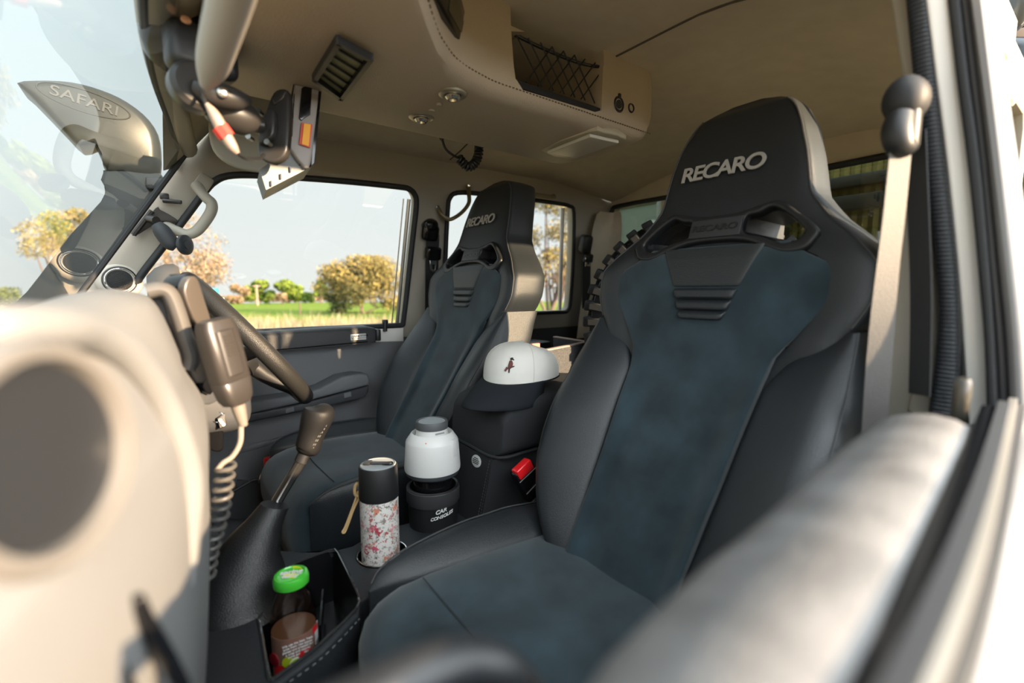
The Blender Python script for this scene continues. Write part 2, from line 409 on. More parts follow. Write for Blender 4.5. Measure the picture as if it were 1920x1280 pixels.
# ---------------- driver's door: card, painted sill strip, armrest pocket
yd = 1.435
struct('wall_right_lower', rbox((.65, yd+.03, -.49), (1.85, .03, .74), b=.003), DOORD)
dt = thing('driver_door', 'grey plastic trimmed driver door panel with long moulded armrest below the far window', 'door', (.28, yd, -.45)); dt['kind'] = 'structure'
def dY(x, y, v=yd): return atY(x, y, v)
card = [dY(230, 700), dY(300, 640), dY(757, 638), dY(752, 780), dY(752, 900), dY(735, 1040), dY(300, 1100)]
ob('door_card', plate(card, [], (0, -1, 0), .03, .004), DOORG, dt)
ob('painted_sill', plate([dY(690, 613), dY(757, 610), dY(757, 640), dY(560, 648), dY(560, 622)], [], (0, -1, 0), .02, .003), PAINT, dt)
# raised moulded contour on the lower card
cont = cat([dY(745, 700, yd-.004), dY(722, 760, yd-.004), dY(700, 785, yd-.004), dY(560, 815, yd-.004), dY(430, 850, yd-.004)], 6)
ob('contour', tube(cont, .008, 10, flat=(1, .6), wide=(0, 0, 1)), DOORG, dt)
cont = cat([dY(757, 835, yd-.004), dY(720, 850, yd-.004), dY(620, 880, yd-.004), dY(450, 910, yd-.004)], 6)
ob('contour', tube(cont, .007, 10, flat=(1, .6), wide=(0, 0, 1)), DOORG, dt)
# armrest: upper swell and the darker lower band
def slab(px, y0, y1, bev, m, name, parent):
    return ob(name, plate([atY(x, y, y0) for x, y in px], [], (0, -1, 0), y1-y0, bev, 4), m, parent)
slab([(400, 786), (405, 765), (480, 752), (560, 740), (600, 728), (640, 707), (670, 701), (690, 702), (694, 712), (692, 722), (560, 757), (430, 785)], yd-.075, yd, .008, DOORG, 'armrest_top', dt)
slab([(400, 789), (560, 758), (692, 723), (692, 734), (686, 744), (670, 750), (560, 773), (400, 806)], yd-.070, yd, .006, DOORD, 'armrest', dt)
slab([(535, 766), (551, 762), (552, 771), (536, 775)], yd-.072, yd-.068, .0008, DOORG, 'clip', dt)
slab([(645, 737), (658, 734), (659, 743), (646, 746)], yd-.072, yd-.068, .0008, DOORG, 'clip', dt)
# inner door handle on the upper card
ob('pull_handle', tube([dY(470, 688, yd-.03), dY(500, 682, yd-.035), dY(540, 690, yd-.03)], .006, 10, sm=5), DOORD, dt)
# door pocket lip at the bottom
ob('pocket', J(ribbon([dY(436, 935, yd-.05), dY(480, 934, yd-.055), dY(540, 912, yd-.055), dY(700, 890, yd-.05)], (0, .1, 1), .10, .006), tube([dY(430, 925, yd-.05)+V3((0, 0, .0)), dY(475, 934, yd-.057)+V3((0, 0, .05)), dY(700, 880, yd-.05)+V3((0, 0, .05))], .004, 8)), DOORD, dt)
ob('lock_pin', J(tube([dY(722, 621, yd-.01), dY(722, 603, yd-.01)], .007, 10), rbox(dY(722, 603, yd-.01), (.018, .012, .014), b=.003)), PLASTIC, dt)
# padded armrest bolted along the sill with a maker's plate
sp = thing('sill_armrest', 'black padded armrest along the far door sill with a small silver plate', 'armrest', tuple(dY(580, 635, yd-.05)))
rings = []
for x, yt, yb in ((380, 634, 668), (440, 626, 664), (560, 618, 655), (640, 613, 648), (690, 611, 643), (704, 612, 642)):
    t, b = dY(x, yt, yd-.06), dY(x, yb, yd-.06)
    e = .004 if x > 700 else 0
    rings.append([V3((t.x, yd-.062+e, b.z)), V3((t.x, yd-.064+e, t.z-.016)), V3((t.x, yd-.060+e, t.z-.006)), V3((t.x, yd-.052, t.z-.001-e)), V3((t.x, yd-.01, t.z-e)), V3((t.x, yd-.004, t.z-.006)), V3((t.x, yd-.004, b.z))])
ob('pad', loft(rings), mat('sill pad vinyl', (.03, .03, .032), .45, bump=.5, bscale=700, kind='voronoi'), sp)
ob('groove', ribbon([dY(440, 662, yd-.0645), dY(560, 652, yd-.0655), dY(690, 640, yd-.0655)], (0, 0, 1), .003, .002, 0), GLOSSB, sp)
ob('end_cap', rbox(dY(705, 627, yd-.045), (.014, .05, .036), b=.004), PLASTIC, sp)
PLATEW = mat('silver plate', (.62, .62, .60), .4)
pc = dY(672, 631.5, yd-.066); px_ = (dY(692, 630, yd)-dY(652, 633, yd)).normalized()
mp_ = ob('maker_plate', rbox(pc, (.046, .003, .018), ax=(px_, V3((0, 1, 0)), px_.cross(V3((0, 1, 0)))), b=.001), PLATEW, sp)
text('ONE STONE', pc+px_*.008+V3((0, -.002, .003)), px_, (0, 0, 1), .0072, GLOSSB, mp_, bold=.02, label='black maker lettering')
text('FABRICATION', pc+px_*.008+V3((0, -.002, -.0035)), px_, (0, 0, 1), .0045, GLOSSB, mp_, sp=1.1)
ob('emblem', J(ring(pc-px_*.0145+V3((0, -.002, 0)), (0, -1, 0), .0055, .0006, 24, 6), tube([pc-px_*.0115+V3((0, -.002, .003)), pc-px_*.0165+V3((0, -.002, .002)), pc-px_*.0135+V3((0, -.002, -.001)), pc-px_*.0175+V3((0, -.002, -.003))], .0007, 6, sm=4)), GLOSSB, mp_)

# ---------------- near side (passenger door and B-pillar)
XB = .64
def strip(name, l, r, m, X, th, bev=.003, sm_=4, tilt=None):
    if tilt:
        n_ = V3(tilt).normalized(); d_ = n_.dot(atX(l[3][0], l[3][1], X))
        P = cat([on(x, y, n_, d_) for x, y in l], sm_)+cat([on(x, y, n_, d_) for x, y in reversed(r)], sm_)
        return struct(name, plate(P, [], n_, th, bev), m)
    P = cat([atX(x, y, X) for x, y in l], sm_)+cat([atX(x, y, X) for x, y in reversed(r)], sm_)
    return struct(name, plate(P, [], (-1, 0, 0), th, bev), m)
strip('pillar_beige_trim', [(1660, -60), (1690, 130), (1712, 260), (1733, 480), (1735, 620), (1700, 770)], [(1708, -60), (1716, 130), (1731, 290), (1752, 480), (1757, 640), (1745, 790)], BEIGE, XB+.012, .05)
strip('pillar_rubber_seal', [(1690, -60), (1708, 130), (1722, 260), (1750, 480), (1756, 620), (1735, 790)], [(1738, -60), (1752, 130), (1765, 260), (1790, 480), (1797, 640), (1790, 800)], RIB, XB-.012, .04, .006)
strip('pillar_inner_seal', [(1728, -60), (1745, 130), (1760, 300), (1785, 500), (1795, 650), (1800, 800)], [(1748, -60), (1766, 130), (1782, 300), (1800, 500), (1812, 650), (1818, 800)], PLASTIC, XB+.004, .04)
strip('door_frame_painted', [(1728, -60), (1752, 130), (1775, 300), (1795, 500), (1807, 650), (1812, 810)], [(1785, -60), (1800, 130), (1822, 300), (1838, 500), (1850, 650), (1856, 810)], PAINT, XB-.0, .05, tilt=(-.95, -.28, 0))
strip('glass_run_channel', [(1768, -60), (1790, 130), (1812, 300), (1833, 500), (1845, 650), (1850, 810)], [(1795, -60), (1815, 130), (1838, 300), (1856, 500), (1866, 650), (1873, 810)], RUBBER, XB-.012, .05)
strip('glass_run_lip', [(1786, -60), (1806, 130), (1828, 300), (1850, 500), (1862, 650), (1868, 810)], [(1815, -60), (1838, 130), (1858, 300), (1876, 500), (1890, 650), (1897, 810)], mat('channel plastic', (.05, .05, .055), .4), XB-.006, .06, .006)
strip('door_frame_outer', [(1808, -60), (1830, 130), (1850, 300), (1870, 500), (1885, 650), (1893, 830)], [(1838, -60), (1864, 130), (1886, 300), (1910, 500), (1925, 650), (1932, 830)], PAINTO, XB-.014, .06, .008)
strip('door_frame_edge', [(1832, -60), (1856, 130), (1880, 300), (1903, 480), (1925, 700)], [(1846, -60), (1870, 130), (1894, 300), (1916, 480), (1940, 700)], PAINTO, XB+.04, .07, .004)
# passenger's side body behind the pillar (inner), with the side window opening the sun comes through
hole = [V3((.785, .19, .345)), V3((1.38, .19, .345)), V3((1.40, .19, .32)), V3((1.40, .19, -.06)), V3((1.37, .19, -.09)), V3((.785, .19, -.09)), V3((.765, .19, -.06)), V3((.765, .19, .32))]
struct('wall_left', plate([V3((.752, .19, .43)), V3((1.46, .19, .43)), V3((1.46, .19, -.85)), V3((.752, .19, -.85))], [hole], (0, 1, 0), .03, .003), BEIGE)
struct('window_5', plate([p+V3((0, -.012, 0)) for p in shrink(hole, -.01)], [], (0, 1, 0), .003), GLASS)
struct('wall_left_roof_rail', rbox((.55, .185, .41), (1.2, .07, .08), b=.02), HEADL)
struct('wall_left_pillar', rbox((.70, .15, .1), (.085, .04, .66), b=.01), BEIGE)
# passenger's door
pd = thing('passenger_door', 'near passenger door with leather topped sill and black belt moulding', 'door', (.3, .05, -.3)); pd['kind'] = 'structure'
ob('door_shell', J(rbox((.26, .055, -.46), (.90, .07, .66), b=.01)), DOORD, pd)
# leather sill pad: soft rounded top
PADL = mat('weathered grey vinyl', (.12, .117, .115), .40, bump=.55, bscale=420, var=.25, vscale=40)
inner = [(1015, 1420), (1110, 1240), (1190, 1160), (1300, 1062), (1400, 985), (1500, 895), (1570, 838), (1640, 788)]
outr = [(1560, 1500), (1650, 1300), (1700, 1190), (1740, 1080), (1770, 1000), (1800, 910), (1822, 850), (1832, 806)]
rings = []
for k in range(8):
    a = atZ(*inner[k], -.098); b = atZ(*outr[k], -.092)
    rg = []
    for t, dz in ((-.06, -.09), (-.05, -.03), (-.02, -.008), (.06, .001), (.2, .005), (.4, .008), (.6, .0085), (.8, .006), (.92, .002), (1.0, -.005), (1.03, -.02), (1.03, -.09)):
        p = a.lerp(b, t); rg.append(V3((p.x, p.y, p.z+dz)))
    rings.append(rg)
last = rings[-1]; c = sum(last, V3())/len(last)
for s, dx in ((.97, .012), (.85, .02), (.5, .026)):
    rings.append([c+(p-c)*s+V3((dx, 0, -.004)) for p in last])
ob('sill_pad', loft(rings), PADL, pd)
def along(name, ln, z, w, h, m, dz=0):
    P = [atZ(x, y, z)+V3((0, 0, dz)) for x, y in ln]
    return ob(name, ribbon(P, (.1, 1, 0), w, h, 3), m, pd)
along('glass_slot', [(1600, 1420), (1690, 1240), (1760, 1080), (1825, 900), (1862, 785)], -.100, .014, .02, GLOSSB)
along('belt_weatherstrip', [(1650, 1420), (1730, 1240), (1800, 1060), (1850, 900), (1880, 775)], -.096, .006, .02, RUBBER)
along('belt_moulding', [(1690, 1420), (1768, 1240), (1830, 1060), (1870, 900), (1898, 768)], -.098, .005, .02, mat('satin aluminium', (.5, .47, .42), .3, metal=.8))
along('belt_channel', [(1725, 1420), (1800, 1240), (1853, 1060), (1888, 900), (1909, 780)], -.103, .006, .02, PLASTIC)
rings = []
for x in (-.15, .1, .3, .5, .7):
    rings.append([V3((x, .034+.03*x, -.11)), V3((x, .022+.03*x, -.108)), V3((x, .0+.03*x, -.118)), V3((x, -.02+.02*x, -.145)), V3((x, -.035, -.20)), V3((x, -.04, -.5)), V3((x, .03, -.5))])
ob('outer_skin', loft(rings), PAINTO, pd)
ob('lock_pin', J(lathe([(.0045, 0), (.0055, .004), (.0055, .034), (.0045, .038), (.001, .039)], atZ(1797, 792, -.10)+V3((0, 0, -.004)), n=20)), mat('smoked pin plastic', (.05, .045, .035), .18, coat=.5), pd)
# curved pull handle low on the door, just under the lens
hp_ = [atY(560, 1380, .11), atY(700, 1305, .115), atY(800, 1255, .115), atY(880, 1238, .115), atY(950, 1258, .112), atY(1000, 1330, .11), atY(1010, 1440, .11)]
ob('pull_handle', tube(hp_, .0065, 14, sm=6, flat=(1.0, 1.3), wide=(0, 0, 1)), PLASTIC, pd)
WOFF = -.018
# =================================================================== seats
SY, ST = .395, math.tan(math.radians(20))
def x0(z): return .735+ST*(z-.19)
DC = [(-.44, .045), (-.36, .032), (-.25, .002), (-.12, -.026), (-.02, -.014), (.05, 0), (.3, 0)]
def smi(tab, x, h=.015): return (interp(tab, x-h)+2*interp(tab, x)+interp(tab, x+h))/4
def P_(s, z, d): return V3((x0(z)-smi(DC, z)-d, SY+s+.013*smoothstep(.11, .26, z), z))
BW = [(-.44, .12), (-.38, .155), (-.25, .18), (-.06, .190), (-.045, .203), (-.012, .219), (.035, .219), (.066, .190), (.10, .150), (.135, .122), (.20, .112), (.245, .100), (.272, .088), (.290, .073), (.2985, .054), (.3045, .028)]
seat = thing('recaro_seat', 'x', 'seat', (.42, SY, -.62))
seat.name = 'sports_seat'
def superring(s0, s1, front, back, z, n=56, p=.35, q=.55, pk=.0):
    cx, hw = (s0+s1)/2, (s1-s0)/2; R = []
    for j in range(n):
        a = 2*math.pi*j/n; s = cx+hw*sup(math.cos(a), p); sn = sup(math.sin(a), q)
        d = front(s)*sn if sn > 0 else back*-sn
        R.append((s, z, d))
    return R
def flare(s, z):
    w_ = smi(BW, z, .008); t = abs(s)/w_
    return .018+.022*smoothstep(.55, .95, t)*smoothstep(.10, .03, z)*smoothstep(-.2, -.05, z)
zz = [-.44+.0125*i for i in range(56)]; zz = [z for z in zz if z < .285]+[.285, .29, .295, .2985, .3015, .3035, .3045]
rings = []
for z in zz:
    w_ = smi(BW, z, .006) if z < .28 else interp(BW, z)
    f = smoothstep(.306, .285, z)*.6+.4; th = (.105-.012*smoothstep(.05, .2, z))*(.55+.45*f)
    R = superring(-w_, w_, lambda s: flare(s, z)*f*(.4+.6*f), -th, z)
    rings.append([P_(s, zq, d-.018) for s, zq, d in R])
# lumbar/waist narrows between the bolsters, shell behind
back = ob('backrest', loft(rings), LEATHER, seat)
FO = [(0, .1165), (.03, .1175), (.060, .1235), (.086, .1275), (.115, .106), (.1435, .081), (.142, .068), (.130, .0545), (.104, .0525), (.07, .066), (.04, .0745), (0, .0765)]
FH = [(.043, .108), (.060, .112), (.079, .1185), (.103, .1045), (.126, .0825), (.124, .0735), (.116, .0670), (.10, .0660), (.075, .0765), (.045, .0855)]
def sym(P): return P+[(-s, z) for s, z in reversed(P[1:-1])] if P[0][0] == 0 else P
fo = FO+[(-s, z) for s, z in reversed(FO[1:-1])]
nfr = V3((-1, 0, ST)).normalized()
def FP(s, z, d): return P_(s, z, d)
for sg in (1, -1):
    h = [(s*sg, z) for s, z in FH]
    A = [V3((x0(z)-.05, SY+s, z)) for s, z in h]; B = [V3((x0(z)+.22, SY+s*.98, z-.004)) for s, z in h]
    boolcut(back, loft([A, B]))
def flatpl(pts, d): return [V3((x0(z)-d, SY+s, z)) for s, z in pts]
ol = cat(flatpl(fo, .012), 4, closed=True); hl = [cat(flatpl([(s*sg, z) for s, z in FH], .012), 4, closed=True) for sg in (1, -1)]
fr = ob('belt_slot_frame', plate(ol, hl, nfr, .02, .0045, 3), PLASTIC, seat)
br = ob('bridge_pad', plate(flatpl([(-.041, .082), (-.041, .110), (.041, .110), (.041, .082)], .0145), [], nfr, .004, .001), mat('grey inlay', (.035, .037, .04), .5), fr)
text('RECARO', V3((x0(.096)-.0152, SY, .096)), (0, -1, 0), (ST, 0, 1), .014, mat('embossed black', (.022, .023, .025), .35), br, bold=.02, sx=1.35, label='faint embossed lettering')
# slot sleeves lit from behind
for sg in (1, -1):
    h = [(s*sg*1.0, z) for s, z in FH]
    r0 = [V3((x0(z)-.004, SY+s, z)) for s, z in h]; r1 = [V3((x0(z)+.085, SY+s*.98, z-.002)) for s, z in h]
    ob('slot_sleeve', loft([r0, r1], cap=False), PLASTIC, fr)
# suede centre panel
HS = [(-.40, .088), (-.30, .092), (-.20, .100), (-.125, .106), (-.09, .113), (-.05, .143), (-.012, .170), (.018, .172), (.036, .163), (.052, .128), (.062, .112)]
rings = []
zs_ = [-.40+.0115*i for i in range(41)]+[.0655, .068]
for z in zs_:
    hw = smi(HS, z, .006)*(1-.03*smoothstep(.062, .068, z))
    e = smoothstep(.070, .058, z)
    R = superring(-hw, hw, lambda s: .0065*e+.001, -.012, z, 64, .30, .28)
    rings.append([P_(s, zq, d + (.004 if d > 0 else 0)+.012*smoothstep(.62, 1.0, abs(s)/hw)*smoothstep(-.02, -.2, z)) for s, zq, d in R])
ob('suede_panel', loft(rings), SUEDE, seat)
for sg in (1, -1):
    ob('seam', tube([P_(sg*smi(HS, z, .006)*1.004, z, .0042) for z in [-.075+.0115*i for i in range(12)]], .0014, 6), GLOSSB, seat)
# ribbed leather insert
rings = []
zt, zb = .066, -.046
for i in range(49):
    z = zb+(zt-zb)*i/48; hw = interp([(zb, .030), (zb+.006, .036), (-.030, .0405), (.004, .053), (zt, .082)], z)
    g = 0
    for gz in (-.030, -.0135, .0045): g += math.exp(-((z-gz)/.0022)**2)
    e = smoothstep(zb-.002, zb+.006, z)
    up_ = .0035 if z < .0045 else 0
    R = superring(-hw, hw, lambda s: (.0105+up_-.0065*min(g, 1))*e+.001, -.005, z, 48, .22, .30)
    rings.append([P_(s, zq, d+.003) for s, zq, d in R])
ob('lumbar_insert', loft(rings), LEATHER, seat)
# side bolsters
BI = [(-.43, .070), (-.37, .085), (-.30, .095), (-.20, .103), (-.125, .109), (-.09, .133), (-.066, .168), (-.050, .190)]
BO = [(-.43, .110), (-.385, .142), (-.34, .180), (-.29, .205), (-.24, .219), (-.18, .222), (-.12, .218), (-.07, .209), (-.050, .203)]
BD = [(-.43, .01), (-.37, .035), (-.28, .062), (-.20, .066), (-.12, .048), (-.075, .022), (-.050, .006)]
for sg in (1, -1):
    rings = []; crest = []; crest2 = []
    for i in range(33):
        z = -.43+(.38)*i/32; a, b, dd = smi(BI, z, .01), smi(BO, z, .01), smi(BD, z, .01); R = []
        n = 40; cx, hw = (a+b)/2, (b-a)/2
        for j in range(n):
            g = 2*math.pi*j/n; cs, sn = math.cos(g), math.sin(g)
            s = cx+hw*sup(cs, .55); t = (s-a)/(b-a)
            if sn > 0: d = -.004+(dd+.006)*sup(sn, .62)*(.45+.55*smoothstep(-.1, .75, t))
            else: d = -.004-.09*sup(-sn, .5)
            R.append(P_(sg*s, z, d))
        if 2 < i: crest.append(P_(sg*(a+(b-a)*.93), z, dd*.80-.001)); crest2.append(P_(sg*(a+(b-a)*.85), z, dd*.93))
        rings.append(R)
    bo = ob('side_bolster', loft(rings), LEATHER, seat)
    ob('piping', tube(crest, .0016, 6), THREAD, bo)
# stitched piping round the headrest and shoulders
for sg in (1, -1):
    P = []
    for i in range(52):
        z = -.045+.335*i/51; w_ = smi(BW, z, .008)
        P.append(P_(sg*(w_*.965), z, flare(w_*.9*1, z)*.62-.018+.001))
    ob('piping', tube(P, .0017, 6), THREAD, back)
# recline knob on both sides low on the shell
ob('recline_lever', J(rbox(P_(-.205, -.20, -.045), (.03, .014, .075), b=.006), rbox(P_(-.212, -.20, -.04), (.018, .012, .05), b=.005)), PLASTIC, seat)
tp = V3((x0(.193)-.0035, SY+.019, .193))
text('RECARO', tp+V3((-.0015, 0, 0)), (0, -1, 0), (ST, 0, 1), .037, mat('silver embroidery', (.40, .38, .35), .6, bump=.8, bscale=900), seat, name='embroidery', bold=.02, sx=1.07, sp=.86, ext=.0008, label='silver grey embroidered brand lettering')
# cushion
CX = [.172, .178, .19, .21, .24, .28, .33, .38, .43, .48, .53, .58, .62]
def ctop(x, s):
    z = interp([(.17, -.44), (.19, -.408), (.22, -.392), (.27, -.384), (.36, -.382), (.5, -.388), (.62, -.40)], x)
    return z-.006*math.cos(min(abs(s)/.12, 1)*1.57)
rings = []
for x in CX:
    hw = interp([(.172, .150), (.178, .168), (.19, .182), (.21, .193), (.24, .200), (.62, .200)], x)
    e = smoothstep(.165, .20, x); R = []
    for j in range(56):
        g = 2*math.pi*j/56; s = hw*sup(math.cos(g), .38); sn = math.sin(g)
        zt_ = ctop(x, s); zm = -.47
        z = zm+(zt_-zm)*sup(sn, .5) if sn > 0 else zm-(.11*e+.02)*sup(-sn, .5)
        R.append(V3((x, SY+s, z)))
    rings.append(R)
ob('cushion', loft(rings), SUEDE, seat)
# leather thigh bolsters rise either side of the suede
for sg in (1, -1):
    rings = []; crest = []
    for x in [.203, .208, .218, .235, .26, .29, .33, .37, .41, .45, .50, .55, .59, .615]:
        a = interp([(.203, .192), (.22, .182), (.26, .168), (.33, .155), (.45, .146), (.62, .135)], x)
        b = interp([(.203, .196), (.22, .207), (.26, .215), (.33, .222), (.45, .224), (.55, .215), (.62, .190)], x)
        h = interp([(.203, -.402), (.215, -.388), (.235, -.377), (.27, -.368), (.36, -.360), (.45, -.362), (.55, -.372), (.62, -.395)], x)
        R = []; cx, hw = (a+b)/2, (b-a)/2
        for j in range(36):
            g = 2*math.pi*j/36; s = cx+hw*sup(math.cos(g), .5); sn = math.sin(g); t = (s-a)/(b-a)
            base = -.405
            z = base+(h-base)*sup(sn, .6)*(.55+.45*smoothstep(0, .7, t)) if sn > 0 else base-.11*sup(-sn, .4)
            R.append(V3((x, SY+sg*s, z)))
        crest.append(V3((x, SY+sg*(a+(b-a)*.86), base+(h-base)*.97)))
        rings.append(R)
    tb = ob('thigh_bolster', loft(rings), LEATHER, seat)
    ob('piping', tube(crest[1:], .0013, 6, sm=3), THREAD, tb)
ob('seam', tube([V3((.262, SY+s, ctop(.262, s)+.0008)) for s in (-.15, -.08, 0, .08, .15)], .0008, 6), GLOSSB, seat)
ob('seat_base', rbox((.40, SY, -.66), (.36, .34, .16), b=.02), PLASTIC, seat)
# driver's seat: the same seat one seat-pitch further across the cab
seat2 = copy_tree(seat, delta=(0, .70, 0))
seat['label'] = 'near black leather and suede bucket seat, the large one closest to the open window'
seat2['label'] = 'far black leather and suede bucket seat behind the steering wheel'
for s_ in (seat, seat2): s_['group'] = 'front bucket seats'
dx_ = V3((0, .70, 0))
# tag on the far seat cushion
lb = P_(0, 0, 0)
# =================================================================== dashboard
dash = thing('dashboard', 'cream and grey moulded dashboard filling the left foreground, sunlit', 'dashboard', (-.1, .6, -.3))
#       Y     topX  topz   crX   crz    fX1   fX2   fX3   low
D = [(.03, -.120, -.060, -.085, -.070, -.080, -.078, -.075, -.09),
     (.09, -.105, -.045, -.070, -.058, -.058, -.056, -.054, -.06),
     (.14, -.090, -.033, -.055, -.045, -.040, -.038, -.036, -.05),
     (.20, -.070, -.024, -.038, -.036, -.022, -.019, -.018, -.03),
     (.26, -.052, -.019, -.022, -.033, -.008, -.004, -.004, -.015),
     (.32, -.045, -.020, -.012, -.038, .003, .006, .005, -.006),
     (.38, -.055, -.018, -.018, -.040, .004, .010, .010, -.002),
     (.44, -.050, -.010, -.010, -.030, .010, .022, .020, .005),
     (.50, -.040, -.002, -.001, -.020, .016, .029, .027, .013),
     (.58, -.040, .000, .000, -.018, .018, .033, .031, .016),
     (.645, -.040, .001, .000, -.018, .018, .034, .032, .018),
     (.66, -.042, -.002, -.006, -.022, .010, .020, .020, .008)]
def dprof(r):
    Y, tX, tz, cX, cz, f1, f2, f3, lo = r
    return [V3((-.33, Y, tz-.060)), V3((-.22, Y, tz-.040)), V3((tX-.06, Y, tz-.016)), V3((tX-.01, Y, tz)), V3(((tX+cX)/2+.004, Y, tz-.003)), V3((cX, Y, cz)), V3((f1-.004, Y, (cz-.085)/2-.012)), V3((f1, Y, -.085)), V3((f2, Y, -.125)), V3((f3, Y, -.175)), V3((f3-.002, Y, -.23)), V3((lo, Y, -.37)), V3((lo-.02, Y, -.50))]
cols = [dprof(r) for r in D]
dense = []
ks = list(zip(*cols)); ks = [cat(list(k), 4) for k in ks]
for i in range(len(ks[0])): dense.append(cat([k[i] for k in ks], 4))
db = ob('dash_body', loft(dense, closed=False, cap=False), DASHG, dash)
dv = db.modifiers.new('thickness', 'SOLIDIFY'); dv.thickness = .006
# driver's half: top deck and instrument hood
cols = []
for Y, z, X in ((.66, -.006, -.03), (.75, -.004, -.025), (.86, -.002, -.02), (.95, .0, -.02), (1.25, .0, -.02), (1.42, -.004, -.03)):
    cols.append([V3((-.33, Y, z-.06)), V3((-.20, Y, z-.040)), V3((X-.05, Y, z-.022)), V3((X, Y, z-.010)), V3((X+.012, Y, z-.012)), V3((X+.01, Y, -.10)), V3((X+.03, Y, -.22)), V3((X+.01, Y, -.36))])
ob('dash_driver_side', loft(cols, closed=False, cap=False), DASHD, dash)
hood = []
for X, s in ((-.012, .80), (.0, .93), (.015, 1.0), (.028, 1.01), (.034, .97), (.026, .90), (.0, .87)):
    R = []
    for j in range(25):
        a = math.pi*j/24; R.append(V3((X, 1.10+.165*s*sup(math.cos(a), .6), -.06+.108*s*sup(math.sin(a), .55))))
    hood.append(R)
ob('instrument_hood', loft(hood, closed=False, cap=False), DASHD, dash)
ob('instrument_cluster', rbox((-.015, 1.10, -.045), (.02, .24, .07), b=.01), GLOSSB, dash)
# dark bezel at the end of the centre stack
b0, b1 = [], []
bz = [(276, 547), (300, 543), (318, 552), (332, 585), (346, 630), (357, 668), (352, 690)]
ob('stack_bezel', tube([atY(x, y, .66) for x, y in bz], .020, 14, sm=6, flat=(1.0, .45), wide=(0, 1, 0)), mat('bezel grey', (.10, .095, .09), .45), dash)
ob('stack_side', plate(cat([atY(x, y, .672) for x, y in [(270, 600), (285, 556), (305, 552), (325, 590), (345, 650), (350, 690), (372, 790), (392, 880), (388, 1000), (384, 1200), (384, 1330), (200, 1330), (200, 800)]], 3, closed=True), [], (0, -1, 0), .02, .003), DASHD, dash)
ob('dash_highlight_bead', tube([atY(-60, 622, .215), atY(0, 618, .22), atY(100, 615, .24), atY(170, 625, .265), atY(240, 668, .29), atY(300, 750, .315), atY(340, 850, .33), atY(352, 920, .335), atY(345, 1010, .335), atY(335, 1100, .33)], .0085, 14, sm=5), DASHG, dash)  # raised bead added so the panel edge catches a highlight line
# big round vent near the lens
def dashpt(x, y, Y): return atY(x, y, Y)
vc = atY(92, 852, .185); vn = V3((.86, -.50, .08)).normalized()
va, vb, _ = frame(vn)
vt = ob('round_vent', J(lathe([(.0335, -.012), (.0335, .0), (.031, .0035), (.028, .003), (.0265, -.002), (.026, -.012)], vc, vn, 48, cap=False)), mat('vent ring', (.13, .12, .11), .35, coat=.3), dash)
ob('vent_bowl', lathe([(.027, -.001), (.0255, -.004), (.0245, -.016), (.001, -.018)], vc, vn, 40), PLASTIC, vt)
ob('vent_flap', J(*[ribbon([vc+vb*dz-vn*.008-va*.024, vc+vb*dz-vn*.008+va*.024], tuple(vn+vb*.6), .014, .0015, 0) for dz in (-.012, .009)]), DASHD, vt)
# air slots lower down
for pl in ([(272, 1110), (292, 1150), (330, 1215), (365, 1290), (350, 1300), (318, 1250), (285, 1195), (262, 1130)], [(238, 1240), (262, 1290), (290, 1360), (262, 1370), (235, 1310)]):
    ob('air_slot', plate(cat([on(x, y, vn, vn.dot(atY(300, 1180, .228))+.004) for x, y in pl], 4, closed=True), [], vn, .004, .001), GLOSSB, dash)
# =================================================================== steering wheel
wu = V3((-.205, 0, .262)).normalized(); wc = V3((.160, 1.095, -.094))+V3((.262, 0, .205)).normalized()*WOFF; wv = V3((0, 1, 0)); wn = wv.cross(wu)
sw = thing('steering_wheel', 'black leather rimmed steering wheel seen edge-on in front of the far window', 'steering wheel', tuple(wc))
R_ = .158
ob('rim', tube([wc+wu*R_*math.cos(2*math.pi*i/64)+wv*R_*math.sin(2*math.pi*i/64) for i in range(64)], .0165, 16, closed=True), mat('wheel leather', (.018, .018, .018), .42, spec=.35, bump=.4, bscale=800, kind='voronoi'), sw)
hubc = wc+wn*(-.03 if wn.x > 0 else .03)
for a in (0, math.pi, -math.pi/2-.35, -math.pi/2+.35):
    e_ = wc+(wv*math.cos(a)+wu*math.sin(a))*R_*.95
    ob('spoke', tube([hubc, hubc.lerp(e_, .5)+(hubc-wc)*.3, e_], [.022, .016, .011], 10, sm=4), PLASTIC, sw)
ob('hub', lathe([(.002, .026), (.035, .022), (.055, .010), (.06, -.01), (.04, -.03), (.03, -.09)], hubc, wn if wn.x > 0 else -wn, 36), PLASTIC, sw)
ob('column_shroud', tube([hubc-V3((.02, 0, -.01)), V3((-.06, 1.095, .0-.08))], [.042, .06], 20), DOORD, sw)
ob('stalk', tube([hubc+V3((-.05, .0, .02)), hubc+V3((-.03, -.09, .035)), hubc+V3((-.02, -.13, .04))], [.006, .005, .006], 8, sm=4), PLASTIC, sw)
